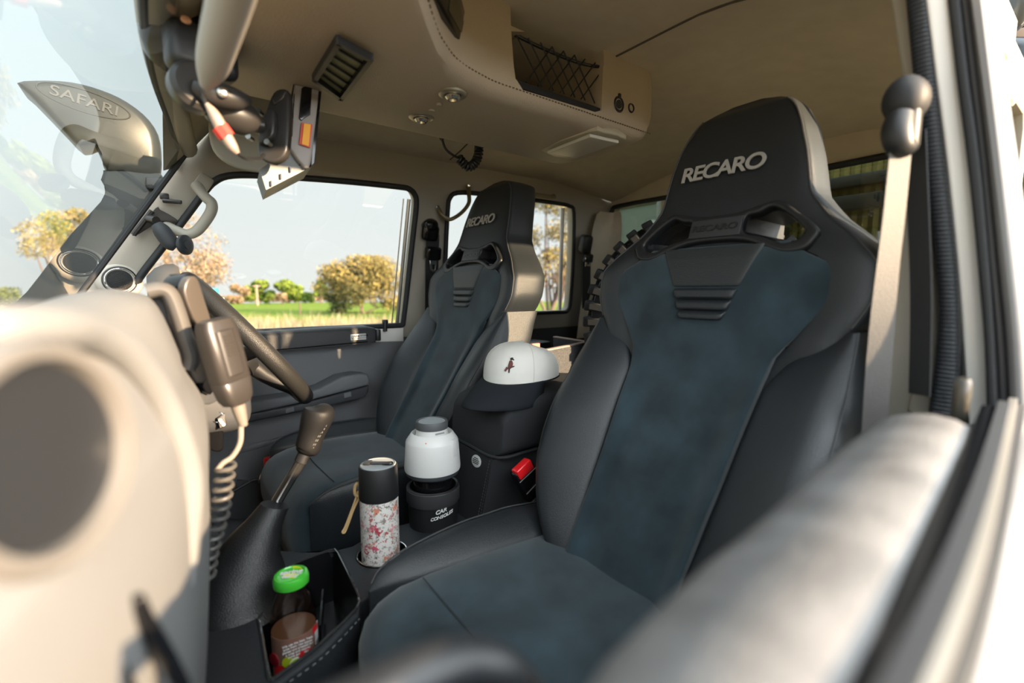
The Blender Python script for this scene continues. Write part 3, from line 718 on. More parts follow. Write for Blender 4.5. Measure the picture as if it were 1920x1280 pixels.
# lower column cover and ignition keys
cov = struct('column_cover', J(rbox((.045, 1.02, -.175), (.14, .34, .11), b=.03, seg=4)), DOORD)
del cov['kind']; tag(cov, 'dark grey lower column cover under the steering wheel', 'cover')
ky = thing('car_keys', 'black key fob and grey remote hanging below the steering column', 'keys', tuple(atY(408, 800, .86)))
ob('key_fob', J(plate(cat([atY(x, y, .86) for x, y in [(392, 795), (408, 790), (418, 800), (420, 838), (412, 847), (398, 846), (389, 835)]], 4, closed=True), [], (0, -1, 0), .012, .004)), GLOSSB, ky)
rf = ob('remote', J(plate([atY(x, y, .845) for x, y in [(406, 784), (421, 775), (426, 797), (412, 805)]], [], (0, -1, 0), .008, .001)), PLASTIC, ky)
ob('remote_face', plate([atY(x, y, .842) for x, y in [(408, 785), (420, 778), (424, 796), (413, 802)]], [], (0, -1, 0), .001, 0), mat('remote grey', (.10, .10, .10), .4), rf)
ob('remote_button', J(*[disc(atY(x, y, .839), (-.3, -1, .2), .0025, .001, 12) for x, y in ((413, 788), (416, 792), (419, 796))]), WHITE, rf)
ob('key_ring', ring(atY(408, 782, .85), (-.3, -1, .2), .008, .0008, 24, 6), CHROME, ky)
def zat(x, y, X, Y):
    v = ray(x, y); return v.z*math.hypot(X, Y)/math.hypot(v.x, v.y)
def bx(name, px, Y, th, m, parent=None, n=(0, -1, 0), bev=.003, sm_=0, **k):
    """outline seen at distance Y, given a real thickness behind it"""
    P = [atY(x, y, Y) for x, y in px]
    if sm_: P = cat(P, sm_, closed=True)
    return ob(name, plate(P, [], n, th, bev, 3), m, parent, **k)
# =================================================================== overhead console
oc = thing('overhead_console', 'tan stitched vinyl overhead console hanging from the headlining with net pocket and lamps', 'console', (.5, .8, .45))
ZB = .314
def oy0(X): return smi([(.05, .28), (.15, .37), (.24, .475), (.31, .57), (.37, .622), (.45, .645), (.9, .65)], X, .02)
rings = []
for X in [.045, .06, .09, .12, .16, .20, .24, .28, .32, .36, .40, .45, .52, .60, .68, .76, .82, .855, .875, .885]:
    y0, y1 = oy0(X), .935; e = smoothstep(.892, .84, X); zb_ = ZB+.035*(1-e)+.05*smoothstep(.12, .04, X); y0 += .02*(1-e); y1 -= .03*(1-e)
    R = [V3((X, y0+.004, .49)), V3((X, y0, .46)), V3((X, y0-.002, .42)), V3((X, y0-.001, zb_+.03)), V3((X, y0+.003, zb_+.014)), V3((X, y0+.012, zb_+.004)), V3((X, y0+.03, zb_)), V3((X, (y0+y1)/2, zb_-.003)), V3((X, y1-.05, zb_)), V3((X, y1-.02, zb_+.008)), V3((X, y1, zb_+.04)), V3((X, y1+.03, .49))]
    rings.append(R)
body = ob('console_body', loft(rings), CONSV, oc)
def P65(x, y, Y=.645): return atY(x, y, Y)
op = [P65(957, 60), P65(962, 120), P65(966, 148), P65(982, 168), P65(1118, 209), P65(1129, 206), P65(1131, 140), P65(1134, 60)]
A = [p+V3((0, -.06, 0)) for p in op]; B = [p+V3((0, .27, 0)) for p in op]
boolcut(body, loft([A, B]))
xa_, xb_ = min(p.x for p in op)-.0005, max(p.x for p in op)+.0005
boolcut(body, rbox(((xa_+xb_)/2, .84, .50), (xb_-xa_, .60, .15), b=0))
ob('pocket_lining', J(rbox((.61, .77, ZB+.030), (.22, .24, .012), b=.002), rbox((.60, .905, .385), (.26, .01, .07), b=.002)), mat('pocket black', (.01, .01, .011), .8), oc)
# net over the pocket
net = []
a0, a1 = P65(963, 122, .66), P65(1131, 152, .66); b0_, b1_ = P65(968, 160, .66), P65(1129, 208, .66)
a0 = V3((a0.x, .66, .425)); a1 = V3((a1.x, .66, .432))
for i in range(9):
    for s in (-1, 1):
        p = a0.lerp(a1, i/8); j = i+s*2.2
        if 0 <= j <= 8: net.append(tube([p+V3((0, -.004, 0)), b0_.lerp(b1_, j/8)+V3((0, 0, .01))], .0013, 6))
net.append(tube([a0+V3((0, 0, .0)), a0.lerp(a1, .3)+V3((0, 0, -.006)), a0.lerp(a1, .7)+V3((0, 0, -.008)), a1], .003, 8, sm=5))
ob('net', J(*net), PLASTIC, oc)
# stitched seam along the lower edge
P = [V3((X, oy0(X)+.001, ZB+.0185+.05*smoothstep(.12, .04, X))) for X in [.05+.022*i for i in range(38)]]
st = []
Q = cat(P, 6)
for i in range(0, len(Q)-1, 2): st.append(tube([Q[i]+V3((0, -.0005, 0)), Q[i].lerp(Q[i+1], .9)+V3((0, -.0005, 0))], .0011, 5))
ob('stitched_seam', J(*st), TANTH, oc)
# black glossy panel let into the front of the side face
pl = [(838, -30), (862, -12), (872, 20), (880, 58), (878, 98), (866, 84), (846, 48), (826, 10), (812, -20)]
p0 = atY(845, 20, .575); nn = V3((.72, -.69, -.12)).normalized()
gl = ob('stereo_recess', plate(cat([on(x, y, nn, nn.dot(p0)) for x, y in pl], 3, closed=True), [], nn, .02, .003), GLOSSB, oc)
ob('stereo_glass', plate([on(x, y, nn, nn.dot(p0)+.0008) for x, y in [(846, -20), (858, -2), (868, 30), (874, 70), (862, 56), (842, 20)]], [], nn, .001, 0), mat('dark olive glass', (.05, .048, .03), .08), gl)
# 12 volt sockets
for (x, y, r, nm) in ((1159, 196, .0155, 'power_socket'), (1182, 203, .0095, 'usb_socket')):
    c = P65(x, y, .649); d = ob(nm, J(lathe([(r, -.006), (r, .002), (r*.86, .004), (r*.7, .0035), (r*.62, -.001), (.001, -.001)], c, (0, -1, 0), 28)), PLASTIC, oc)
    if r > .01: ob('flap', J(rbox(c+V3((0, -.003, r*1.02)), (.007, .004, .008), b=.001), disc(c+V3((0, -.003, 0)), (0, -1, 0), r*.55, .002)), RUBBER, d)
# spot lamps
for x, y in ((849, 177), (790, 220)):
    c = atZ(x, y, ZB-.0025); c = V3((c.x, c.y, ZB-.0005))
    l = ob('spot_lamp', lathe([(.0225, .0), (.0225, -.003), (.020, -.0045), (.014, -.0045), (.0125, -.002), (.0125, .0)], c, (0, 0, 1), 32), mat('lamp bezel', (.42, .39, .30), .3, metal=.6), oc)
    ob('lamp_eye', lathe([(.0115, -.001), (.0125, -.007), (.009, -.011), (.0055, -.011), (.004, -.007), (.001, -.007)], c, (0, 0, 1), 28), mat('lamp silver', (.75, .70, .58), .16, metal=.9), l)
for x, y in ((823, 193), (809, 204)):
    c = atZ(x, y, ZB); ob('push_button', lathe([(.0055, 0), (.0055, -.003), (.0045, -.005), (.001, -.005)], (c.x, c.y, ZB), n=20), BEIGE, oc)
# air grille
gp = [(634, 76), (694, 108), (639, 182), (590, 146)]
P = [atZ(x, y, ZB-.012) for x, y in gp]
vg = ob('air_grille', J(*[ribbon([P[i].lerp(P[(i+1) % 4], -.02), P[i].lerp(P[(i+1) % 4], 1.02)], (0, 0, 1), .010, .0065, 0) for i in range(4)]), PLASTIC, oc)
ob('grille_back', plate([p.lerp(sum(P, V3())/4, .02)+V3((0, 0, .003)) for p in P], [], (0, 0, -1), .002, 0), mat('grille olive', (.26, .26, .14), .6), vg)
bars = []
for i in range(1, 6):
    t = i/6; bars.append(tube([P[0].lerp(P[3], t)+V3((0, 0, .001)), P[1].lerp(P[2], t)+V3((0, 0, .001))], .0018, 6))
ob('grille_bar', J(*bars), PLASTIC, vg)
# courtesy light under the rear end
lp_ = [(1014, 283), (1102, 248), (1130, 249), (1174, 262), (1130, 281), (1078, 299)]
P = [atZ(x, y, ZB-.004) for x, y in lp_]
cl_ = ob('courtesy_light', plate(cat(P, 2, closed=True), [], (0, 0, -1), .014, .003), mat('light housing', (.42, .38, .28), .4), oc)
ctr = sum(P, V3())/len(P)
ob('light_lens', plate([atZ(x, y, ZB-.012) for x, y in [(1026, 288), (1106, 257), (1160, 269), (1080, 297)]], [], (0, 0, -1), .008, .003), mat('frosted lens', (.55, .53, .46), .35), cl_)
# coiled lead dangling behind the console
cc_ = thing('coiled_lead', 'black coiled lead dangling below the overhead console', 'cord', tuple(atY(860, 250, 1.0)))
def coil(P, R, r, turns, n=7, per=14, sm_=8):
    Q = cat(P, sm_); L_ = [0]
    for a, b in zip(Q, Q[1:]): L_.append(L_[-1]+(b-a).length)
    out = []; m = turns*per; k = 0; up = V3((0, 0, 1))
    for i in range(m+1):
        s = L_[-1]*i/m
        while k < len(L_)-2 and L_[k+1] < s: k += 1
        f = (s-L_[k])/(L_[k+1]-L_[k]); p = Q[k].lerp(Q[k+1], f); t = (Q[k+1]-Q[k]).normalized()
        q = V3((.3, 1, .2)); a = (q-t*q.dot(t)).normalized(); b = t.cross(a); g = 2*math.pi*i/per
        out.append(p+(a*math.cos(g)+b*math.sin(g))*R)
    return tube(out, r, n)
ob('coil', coil([atY(x, y, 1.0) for x, y in ((898, 262), (897, 290), (888, 308), (875, 312), (860, 296))], .0085, .0036, 15), PLASTIC, cc_)
ob('lead', tube([atY(x, y, 1.0) for x, y in ((860, 296), (848, 290), (835, 278), (828, 258))], .0028, 8, sm=5), PLASTIC, cc_)
ob('plug', tube([atY(x, y, 1.0) for x, y in ((829, 262), (824, 244))], [.005, .009], 12), PLASTIC, cc_)
ob('plug', tube([atY(x, y, 1.0) for x, y in ((898, 262), (898, 246))], [.008, .009], 12), PLASTIC, cc_)

# =================================================================== windscreen header group
# sun visor hanging edge-on toward the lens
vz = thing('sun_visor', 'pale padded sun visor hanging edge-on at the top left', 'sun visor', tuple(atY(410, 80, .5)))
P = [atY(386, 158, .60), atY(398, 120, .56), atY(415, 60, .50), atY(435, -10, .44), atY(455, -90, .38)]
ob('visor_pad', tube(P, [.006, .0135, .0150, .0150, .0145], 20, sm=6, flat=(1.0, 1.15), wide=(.92, 0, .35)), mat('visor vinyl', (.42, .385, .34), .6, bump=.3, bscale=800), vz)
# driver's visor folded to the roof
dvs = thing('driver_sun_visor', 'cream sun visor folded against the headlining above the far windscreen corner', 'sun visor', tuple(atY(450, 230, 1.08)))
bxp = cat([atY(x, y, 1.1) for x, y in [(408, 150), (440, 108), (490, 125), (508, 150), (512, 175), (540, 200), (560, 260), (540, 300), (500, 322), (440, 312), (400, 280), (392, 220)]], 4, closed=True)
ob('visor_pad', plate(bxp, [], (0, -1, 0), .012, .005, 3), mat('cream visor', (.40, .385, .32), .7), dvs)
# mirror/dash camera cluster at the screen
dc = thing('dash_camera', 'black round bodied camera housing fixed high on the windscreen', 'camera', tuple(atY(350, 60, .74)))
c0 = atY(356, 22, .74); ax_ = V3((-.25, -.55, -.35)).normalized()
ob('housing', lathe([(.03, -.065), (.045, -.06), (.052, -.04), (.054, -.01), (.050, 0), (.044, .003), (.040, 0), (.001, -.004)], atY(366, 66, .74)+V3((0, 0, .02)), (.15, -.75, .65), 40), GLOSSB, dc)
ob('shroud', rbox(atY(378, 100, .715), (.075, .04, .055), ax=(V3((.97, .22, 0)).normalized(), V3((-.22, .97, 0)).normalized(), V3((0, 0, 1))), b=.012, seg=4), PLASTIC, dc)
ob('mount_blade', plate([atY(x, y, .76) for x, y in [(283, -20), (312, -20), (314, 12), (310, 25), (289, 33), (284, 15)]], [], (0, -1, 0), .015, .003), PLASTIC, dc)
ob('indicator', disc(atY(349, 36, .675), (.15, -.9, .5), .005, .002, 16), mat('amber indicator', (.55, .28, .14), .4), dc)
ob('mount_stem', tube([atY(420, 90, .74), atY(455, 40, .80)], .012, 10), PLASTIC, dc)
ob('mount_bracket', J(rbox(atY(448, 72, .80), (.05, .04, .035), b=.006)), mat('tan bracket', (.24, .21, .12), .5), dc)
# cradle arm and tablet
tm = thing('tablet_mount', 'black ball-joint arm holding the tablet near the roof', 'mount', tuple(atY(430, 200, .72)))
BK = mat('satin black composite', (.03, .028, .027), .35)
ob('clamp', lathe([(.001, -.013), (.026, -.013), (.029, -.008), (.029, .008), (.024, .013), (.001, .013)], atY(368, 165, .70), (.2, -.9, .1), 30), BK, tm)
ob('arm_half', tube([atY(366, 162, .685), atY(400, 176, .68), atY(440, 186, .68), atY(466, 188, .685)], [.010, .0155, .013, .006], 14, sm=5), BK, tm)
ob('arm_half', tube([atY(378, 185, .71), atY(400, 195, .71), atY(430, 212, .71), atY(462, 226, .715), atY(472, 234, .72)], [.012, .021, .023, .021, .012], 16, sm=5), BK, tm)
ob('wing_screw', J(lathe([(.006, 0), (.006, .006), (.003, .008), (.001, .008)], atY(417, 176, .668), (0, -1, 0), 20)), STEEL, tm)
ob('ball', J(tube([atY(468, 236, .725), atY(490, 232, .745)], [.009, .009], 12), lathe([(.003, -.011), (.009, -.008), (.011, 0), (.009, .008), (.003, .011)], atY(482, 234, .735), (1, 0, 0), 16)), BK, tm)
pn = V3((-.60, -.78, .12)).normalized()
pc_ = atY(511, 226, .77)
def onp(x, y, off=0): return on(x, y, pn, pn.dot(pc_)+off)
ob('cradle_plate', plate(cat([onp(x, y) for x, y in [(512, 172), (530, 165), (540, 172), (542, 200), (540, 255), (534, 290), (512, 305), (490, 298), (482, 280), (486, 250), (498, 205)]], 3, closed=True), [], pn, .014, .004), BK, tm)
ob('ball_base', plate(cat([onp(x, y, .012) for x, y in [(495, 212), (512, 206), (512, 248), (500, 262), (484, 268), (486, 240)]], 3, closed=True), [], pn, .012, .003), BK, tm)
ob('cradle_claw', J(plate([onp(x, y, .003) for x, y in [(510, 186), (524, 166), (536, 170), (530, 185), (514, 196)]], [], pn, .02, .002)), BK, tm)
ob('screws', J(*[lathe([(.003, 0), (.003, .008), (.004, .009), (.004, .012), (.001, .012)], onp(x, y, .002), pn, 12) for x, y in ((492, 214), (490, 250), (474, 262), (508, 272))]), STEEL, tm)
tb = thing('tablet', 'grey rugged tablet seen edge-on in its holder with yellow and red label', 'tablet', tuple(atY(560, 230, .78)))
TG = mat('tablet grey', (.30, .27, .25), .45); TS = mat('tablet slate', (.14, .15, .15), .45)
Yt = .80
e1 = [(560, 106), (592, 114), (600, 148), (597, 200), (590, 260), (584, 305), (572, 315), (545, 280), (540, 262), (545, 200), (552, 140)]
tbody = ob('tablet_edge', plate(cat([atY(x, y, Yt) for x, y in e1], 2, closed=True), [], (0, -1, 0), .12, .004, 3), TG, tb)
ob('tablet_foot', loft([[atY(x, y, Yt+.01) for x, y in ((487, 318), (545, 276), (562, 276), (584, 300), (583, 313), (499, 356))], [atY(x, y, Yt+.01)+V3((.01, .09, .0)) for x, y in ((487, 318), (545, 276), (562, 276), (584, 300), (583, 313), (499, 356))]]), TS, tb)
ob('side_panel', plate([atY(x, y, Yt-.003) for x, y in [(576, 158), (586, 152), (582, 215), (570, 222), (566, 226), (561, 222), (566, 165)]], [], (0, -1, 0), .003, .001), GLOSSB, tb)
ob('rear_strip', plate([atY(x, y, Yt-.004) for x, y in [(552, 158), (545, 210), (541, 252), (537, 250), (542, 200), (550, 158)]], [], (0, -1, 0), .003, 0), GLOSSB, tb)
ob('screen_glass', plate([atY(x, y, Yt+.001) for x, y in [(594, 148), (605, 152), (590, 306), (583, 312)]], [], (0, -1, 0), .118, .001), GLOSSB, tb)
lbx = ob('warning_label', plate([atY(x, y, Yt-.004) for x, y in [(566, 230), (586, 233), (581, 277), (561, 270)]], [], (0, -1, 0), .0015, 0), mat('red label', (.65, .06, .03), .5), tb)
ob('label_centre', plate([atY(x, y, Yt-.0055) for x, y in [(570, 231), (583, 233), (579, 274), (566, 270)]], [], (0, -1, 0), .001, 0), mat('yellow label', (.95, .42, .02), .5, emis=0), lbx)
ob('edge_lettering', J(*[rbox(atY(551.5-.055*(y-180), y, Yt-.0045), (.0055, .0006, .0012), ax=(V3((.1, 0, 1)).normalized(), V3((0, 1, 0)), V3((1, 0, -.1)).normalized()), b=0) for y in range(180, 256, 4) if y % 16]), GLOSSB, tb)
for i in range(4):
    x, y = 508+18*i, 346-13*i
    ob('foot_notch', rbox(atY(x, y-2, Yt+.008), (.002, .004, .008), b=0), GLOSSB, tb)
# power plug and lead on the arm
lead = thing('power_lead', 'grey and red inline connector lead hanging beside the ball-joint arm', 'cord', tuple(atY(420, 230, .655)))
ob('connector', tube([atY(387, 194, .655), atY(402, 215, .655), atY(418, 245, .655), atY(436, 275, .655), atY(446, 288, .655)], [.0025, .0062, .0072, .0062, .003], 12, sm=5), mat('connector grey', (.38, .30, .26), .35, metal=.4), lead)
ob('red_collar', tube([atY(412, 238, .655), atY(426, 257, .655)], [.0095, .0095], 8), mat('red collar', (.75, .05, .04), .4), lead)
ob('wire', tube([atY(387, 196, .655), atY(381, 182, .66), atY(376, 172, .675)], .0022, 6, sm=4), PLASTIC, lead)
ob('wire', tube([atY(446, 288, .655), atY(462, 297, .67), atY(485, 298, .73), atY(495, 290, .76)], .0025, 6, sm=5), PLASTIC, lead)
# =================================================================== A-pillar fittings (driver's side)
ap = thing('pillar_speaker', 'round black tweeter with silver ring at the foot of the far windscreen pillar', 'speaker', tuple(side(224, 527)))
c = side(224, 527, .0); n_ = V3((.10, -1, .12)).normalized()
ob('pod', lathe([(.043, 0), (.042, .008), (.036, .014), (.033, .0145)], c, n_, 40), BEIGE, ap)
ob('surround', lathe([(.033, .010), (.032, .016), (.030, .017), (.029, .014)], c, n_, 40), PLASTIC, ap)
ob('silver_ring', ring(c+n_*.017, n_, .0265, .0010, 48, 8), CHROME, ap)
ob('grille', lathe([(.026, .013), (.022, .016), (.012, .019), (.001, .020)], c, n_, 40), mat('perforated black', (.02, .02, .02), .4, metal=.3, bump=1, bscale=900, kind='voronoi'), ap)
gh = thing('grab_handle', 'beige grab handle bolted down the far windscreen pillar', 'handle', tuple(side(385, 370)))
P = [side(370, 348, .012), side(377, 360, .03), side(388, 372, .045), side(397, 382, .05), (side(394, 400, .05)), side(372, 430, .045), side(352, 439, .04), side(330, 432, .028), side(312, 424, .006)]
ob('bar', tube(P, [.014, .011, .0115, .012, .012, .012, .0115, .011, .012], 16, sm=6), BEIGE, gh)
ob('end_cover', rbox(side(380, 345, .012), (.032, .018, .045), ax=(V3((.8, 0, -.5)).normalized(), V3((0, 1, 0)), V3((.5, 0, .8)).normalized()), b=.006), BEIGE, gh)
sk = tag(ob('pillar_sticker', plate([side(x, y, .008) for x, y in [(326, 306), (338, 292), (347, 299), (333, 320)]], [], -SIDE_N, .002, 0), mat('olive sticker', (.09, .09, .07), .5), origin=tuple(side(336, 305))), 'small dark sticker in the windscreen corner above the far pillar', 'sticker')
for (x, y) in ((334, 299), (338, 304), (331, 305), (335, 309), (330, 311)):
    ob('print', rbox(side(x, y, .0095), (.004, .0008, .004), b=0), BEIGE, sk)
pm = thing('phone_mount', 'black magnetic phone mount clamped to the far windscreen pillar', 'phone mount', tuple(side(310, 430, .03)))
ob('base_plate', plate(cat([side(x, y, .012) for x, y in [(292, 390), (300, 393), (330, 410), (331, 418), (300, 416), (262, 438), (252, 442), (250, 436)]], 2, closed=True), [], -SIDE_N, .005, .001), BK, pm)
ob('clamp', J(tube([side(250, 440, .016), side(285, 395, .016)], .006, 8), tube([side(280, 410, .018), side(293, 413, .04)], .009, 10)), BK, pm)
ob('arm', tube([side(293, 420, .05), side(303, 432, .055), side(320, 455, .06), side(330, 462, .06)], [.011, .017, .017, .012], 14, sm=5, flat=(1, .8), wide=(1, 0, 0)), mat('rubber grey', (.04, .044, .05), .6), pm)
ob('swivel', tube([side(328, 458, .062), side(344, 459, .075)], .0075, 10), BK, pm)
nd = V3((.75, -.66, 0)).normalized()
ob('disc', lathe([(.020, -.006), (.0225, -.003), (.0225, .003), (.019, .0055), (.010, .0055), (.010, .008), (.001, .008)], side(347, 459, .08), nd, 32), mat('disc black', (.03, .033, .038), .45), pm)
ob('pillar_clip', J(tube([side(306, 376, .02), side(340, 379, .035)], [.005, .0045], 8), rbox(side(308, 368, .014), (.018, .012, .014), b=.003)), BK, pm)
# =================================================================== B-pillar fittings
BR = mat('bronze painted steel', (.23, .19, .11), .35, metal=.5)
gb = thing('pillar_grab_bar', 'bronze bent grab bar screwed across the far centre pillar', 'handle', tuple(side(850, 400)))
ob('bar', tube([side(820, 388, .008), side(828, 402, .03), side(840, 411, .04), side(852, 408, .045), side(868, 396, .045), side(879, 380, .04), side(879, 362, .025), side(878, 348, .008)], .0085, 14, sm=6, flat=(1, .7), wide=(0, 1, 0)), BR, gb)
ob('screw', lathe([(.006, 0), (.006, .003), (.001, .004)], side(820, 389, .016), -SIDE_N, 16), CHROME, gb)
ob('screw', lathe([(.006, 0), (.006, .003), (.001, .004)], side(879, 349, .016), -SIDE_N, 16), CHROME, gb)
rh = thing('rear_grab_handle', 'beige folding grab handle above the far rear side window', 'handle', tuple(side(1010, 364)))
ob('bar', J(tube([side(980, 358, .01), side(985, 361, .03), side(1010, 367, .035), side(1036, 370, .03), side(1038, 368, .01)], .009, 12, sm=5)), mat('tan handle', (.26, .225, .15), .5), rh)
def belt(name, label, pts, f, parts, group=None):
    t = thing(name, label, 'seat belt', tuple(f(*pts[0])), group); return t
b1 = thing('driver_seat_belt', 'black seat belt hanging on the far centre pillar beside the far seat', 'seat belt', tuple(side(808, 440)))
PILL = rbox
axs = (V3((1, 0, 0)), V3((0, 1, .23)).normalized(), V3((0, -.23, 1)).normalized())
ob('top_cover', loft([[side(806, 422, .02)+V3((.022*math.cos(a)*s, -dy, .018*math.sin(a)*s)) for a in [k*math.pi/8 for k in range(16)]] for s, dy in ((.9, -.02), (1.1, 0), (1.1, .012), (.8, .022), (.3, .025))]), GLOSSB, b1)
ob('cover_skirt', rbox(side(807, 436, .022), (.056, .03, .05), ax=axs, b=.012, seg=4), GLOSSB, b1)
ob('guide', rbox(side(812, 475, .028), (.052, .03, .042), ax=axs, b=.009, seg=4), GLOSSB, b1)
ob('tongue', plate([side(x, y, .035) for x, y in [(806, 488), (820, 488), (818, 508), (812, 511), (807, 506)]], [[side(x, y, .035) for x, y in [(810, 496), (816, 496), (815, 505), (811, 505)]]], -SIDE_N, .003, .0008), CHROME, b1)
ob('webbing', J(ribbon([side(812, 440, .02), side(810, 500, .016), side(808, 620, .012), side(806, 760, .0)], (1, 0, 0), .045, .002)), WEBD, b1)
b2 = thing('rear_seat_belt', 'black seat belt in the far rear corner beside the spare tyre', 'seat belt', tuple(side(1100, 460)))
ob('top_cover', rbox(side(1098, 457, .05), (.05, .04, .07), ax=axs, b=.014, seg=4), PLASTIC, b2)
ob('guide', rbox(side(1102, 484, .055), (.045, .025, .035), ax=axs, b=.008, seg=3), PLASTIC, b2)
ob('tongue', plate([side(x, y, .065) for x, y in [(1098, 483), (1107, 483), (1107, 499), (1098, 499)]], [[side(x, y, .065) for x, y in [(1101, 488), (1105, 488), (1105, 496), (1101, 496)]]], -SIDE_N, .003, .0008), CHROME, b2)
ob('webbing', ribbon([side(1100, 470, .05), side(1099, 560, .05), side(1096, 660, .05)], (1, 0, 0), .045, .002), WEBD, b2)
XS = .595
b3 = thing('passenger_seat_belt', 'near seat belt with pale sunlit webbing hanging from its black pillar anchor', 'seat belt', tuple(atX(1690, 220, XS)))
c = atX(1694, 185, XS)
ob('anchor_cover', loft([[c+V3((.012*dx, 0, 0))+V3((0, .018*math.cos(a)*s, .022*math.sin(a)*s)) for a in [k*math.pi/10 for k in range(20)]] for dx, s in ((2.2, .9), (1, 1.05), (0, 1.0), (-.6, .8), (-1, .35))]), mat('matt black plastic', (.012, .013, .015), .6), b3)
ob('guide_loop', tube([atX(1688, 215, XS-.006), atX(1682, 245, XS-.01), atX(1688, 272, XS-.008), atX(1702, 276, XS)], [.011, .013, .012, .009], 14, sm=4), PLASTIC, b3)
ob('guide_body', rbox(atX(1700, 240, XS+.005), (.022, .022, .05), b=.008, seg=3), PLASTIC, b3)
wd = V3((.55, .83, 0))
ob('webbing', ribbon([atX(1688, 280, XS-.006), atX(1676, 400, XS-.008), atX(1662, 520, XS-.008), atX(1650, 650, XS-.006), atX(1640, 800, XS), atX(1636, 900, XS)], [(.85, -.53, 0), (.8, -.6, 0), (.55, -.83, 0), (.35, -.94, 0)], .0225, .0018), WEB, b3)
ob('return_webbing', ribbon([atX(1716, 250, XS+.03), atX(1722, 400, XS+.03), atX(1727, 560, XS+.03), atX(1724, 740, XS+.03)], (.5, .86, 0), .022, .0018), WEBD, b3)
# =================================================================== centre console
SOFT = mat('soft console vinyl', (.020, .023, .027), .5, bump=.4, bscale=800, kind='voronoi')
NEOP = mat('black neoprene', (.014, .016, .019), .75, bump=.6, bscale=1600)
cx_ = thing('centre_console', 'black moulded centre console with open bin between the gear lever and near seat', 'console', (.2, .7, -.6))
ZC = -.435
def zc(x, y, z=ZC): return atZ(x, y, z)
binp = [(485, 1160), (493, 1148), (537, 1070), (560, 1053), (612, 1034), (624, 1031), (634, 1037), (670, 1112), (672, 1122), (668, 1142), (600, 1208), (520, 1268), (508, 1274), (503, 1268), (487, 1170)]
binP = [zc(*p) for p in binp]
cupc = zc(717, 1037)
cup = [cupc+V3((.040*math.cos(a), .040*math.sin(a), 0)) for a in [k*math.pi/18 for k in range(36)]]
lensc = V3((.392, .765, 0))
outl = [(330, 1420), (385, 1180), (400, 1060), (470, 1030), (500, 1029), (560, 1033), (620, 1033), (660, 1023), (690, 1005), (740, 986), (800, 970), (905, 950), 'A', 'B', 'C', (676, 1130), (672, 1152), (604, 1222), (512, 1290), (440, 1420)]
SP_ = {'A': (.50, .70), 'B': (.50, .628), 'C': (.24, .628)}
def OZ(p): return V3((*SP_[p], ZC)) if isinstance(p, str) else zc(*p)
ob('console_top', plate([OZ(p) for p in outl], [binP, cup], (0, 0, 1), .05, .004), SOFT, cx_)
low = [V3((p.x, p.y, ZC-.045)) for p in [OZ(p) for p in outl]]
ob('console_side', loft([low, [p+V3((0, 0, -.32)) for p in low]], cap=False), SOFT, cx_)
ctr = sum(binP, V3())/len(binP)
b1_ = [ctr+(p-ctr)*.93+V3((0, 0, -.085)) for p in binP]
bn = ob('bin', loft([binP, [ctr+(p-ctr)*.975+V3((0, 0, -.02)) for p in binP], b1_, [ctr+(p-ctr)*.1+V3((0, 0, -.086)) for p in binP]], cap=False), mat('bin gloss black', (.007, .007, .008), .22), cx_)
ob('bin_rim', tube([p+V3((0, 0, .0005)) for p in cat(binP, 2, closed=True)], .0022, 8, closed=True), mat('rim gloss', (.03, .031, .033), .12, coat=1), bn)
ob('bin_divider', ribbon([zc(600, 1190, -.49), zc(606, 1120, -.49)], (0, 0, 1), .03, .003, 0), GLOSSB, bn)
ob('cup_holder', J(lathe([(.040, 0), (.039, -.06), (.001, -.061)], cupc, n=40, cap=False)), GLOSSB, cx_)
ob('cup_ring', ring(cupc+V3((0, 0, .001)), (0, 0, 1), .040, .0014, 48, 8), CHROME, cx_)
st = []
Q = cat([zc(*p)+V3((0, 0, -.006)) for p in [(674, 1152), (604, 1224), (512, 1291), (470, 1340)]], 14)
for i in range(0, len(Q)-1, 2): st.append(tube([Q[i], Q[i+1]], .0009, 5))
ob('stitching', J(*st), mat('light thread', (.12, .125, .13), .7), cx_)
# padded armrest box with lid
ab = thing('armrest_box', 'black neoprene covered armrest box with oval badge standing between the seats', 'armrest', (.6, .757, -.5))
rings = []
for X, s, zt_ in ((.484, .90, -.235), (.488, .96, -.222), (.500, 1, -.208), (.520, 1.0, -.199), (.56, 1, -.194), (.66, 1, -.192), (.76, 1, -.195), (.80, .98, -.20)):
    R = []; hw = .094*s; zb_ = -.306+.02*(1-s)
    for j in range(44):
        g = 2*math.pi*j/44; zm = (zt_+zb_)/2; hh = (zt_-zb_)/2
        R.append(V3((X+.012*((zt_-(zm+hh*sup(math.sin(g), .5)))/.11)*-1, .757+hw*sup(math.cos(g), .35), zm+hh*sup(math.sin(g), .35))))
    rings.append(R)
ob('lid', loft(rings), NEOP, ab)
ob('lid_seam', tube([V3((.474, .85, -.300)), V3((.470, .757, -.301)), V3((.474, .667, -.300)), V3((.56, .662, -.300)), V3((.8, .662, -.300))], .003, 8, sm=4), NEOP, ab)
bod = [V3((.470, .848, -.305)), V3((.470, .672, -.305)), V3((.80, .672, -.305)), V3((.80, .848, -.305))]
bod2 = [V3((.435, .840, -.50)), V3((.435, .690, -.50)), V3((.80, .690, -.50)), V3((.80, .840, -.50))]
def rr(q): return cat([q[0].lerp(q[1], .08), q[0].lerp(q[1], .92), q[1].lerp(q[2], .06), q[1].lerp(q[2], .94), q[2].lerp(q[3], .08), q[2].lerp(q[3], .92), q[3].lerp(q[0], .06), q[3].lerp(q[0], .94)], 3, closed=True)
ob('box_body', loft([rr([p+V3((0, 0, 0)) for p in bod]), rr([a.lerp(b, .5)+V3((.002, 0, 0)) for a, b in zip(bod, bod2)]), rr(bod2)]), NEOP, ab)
st = []
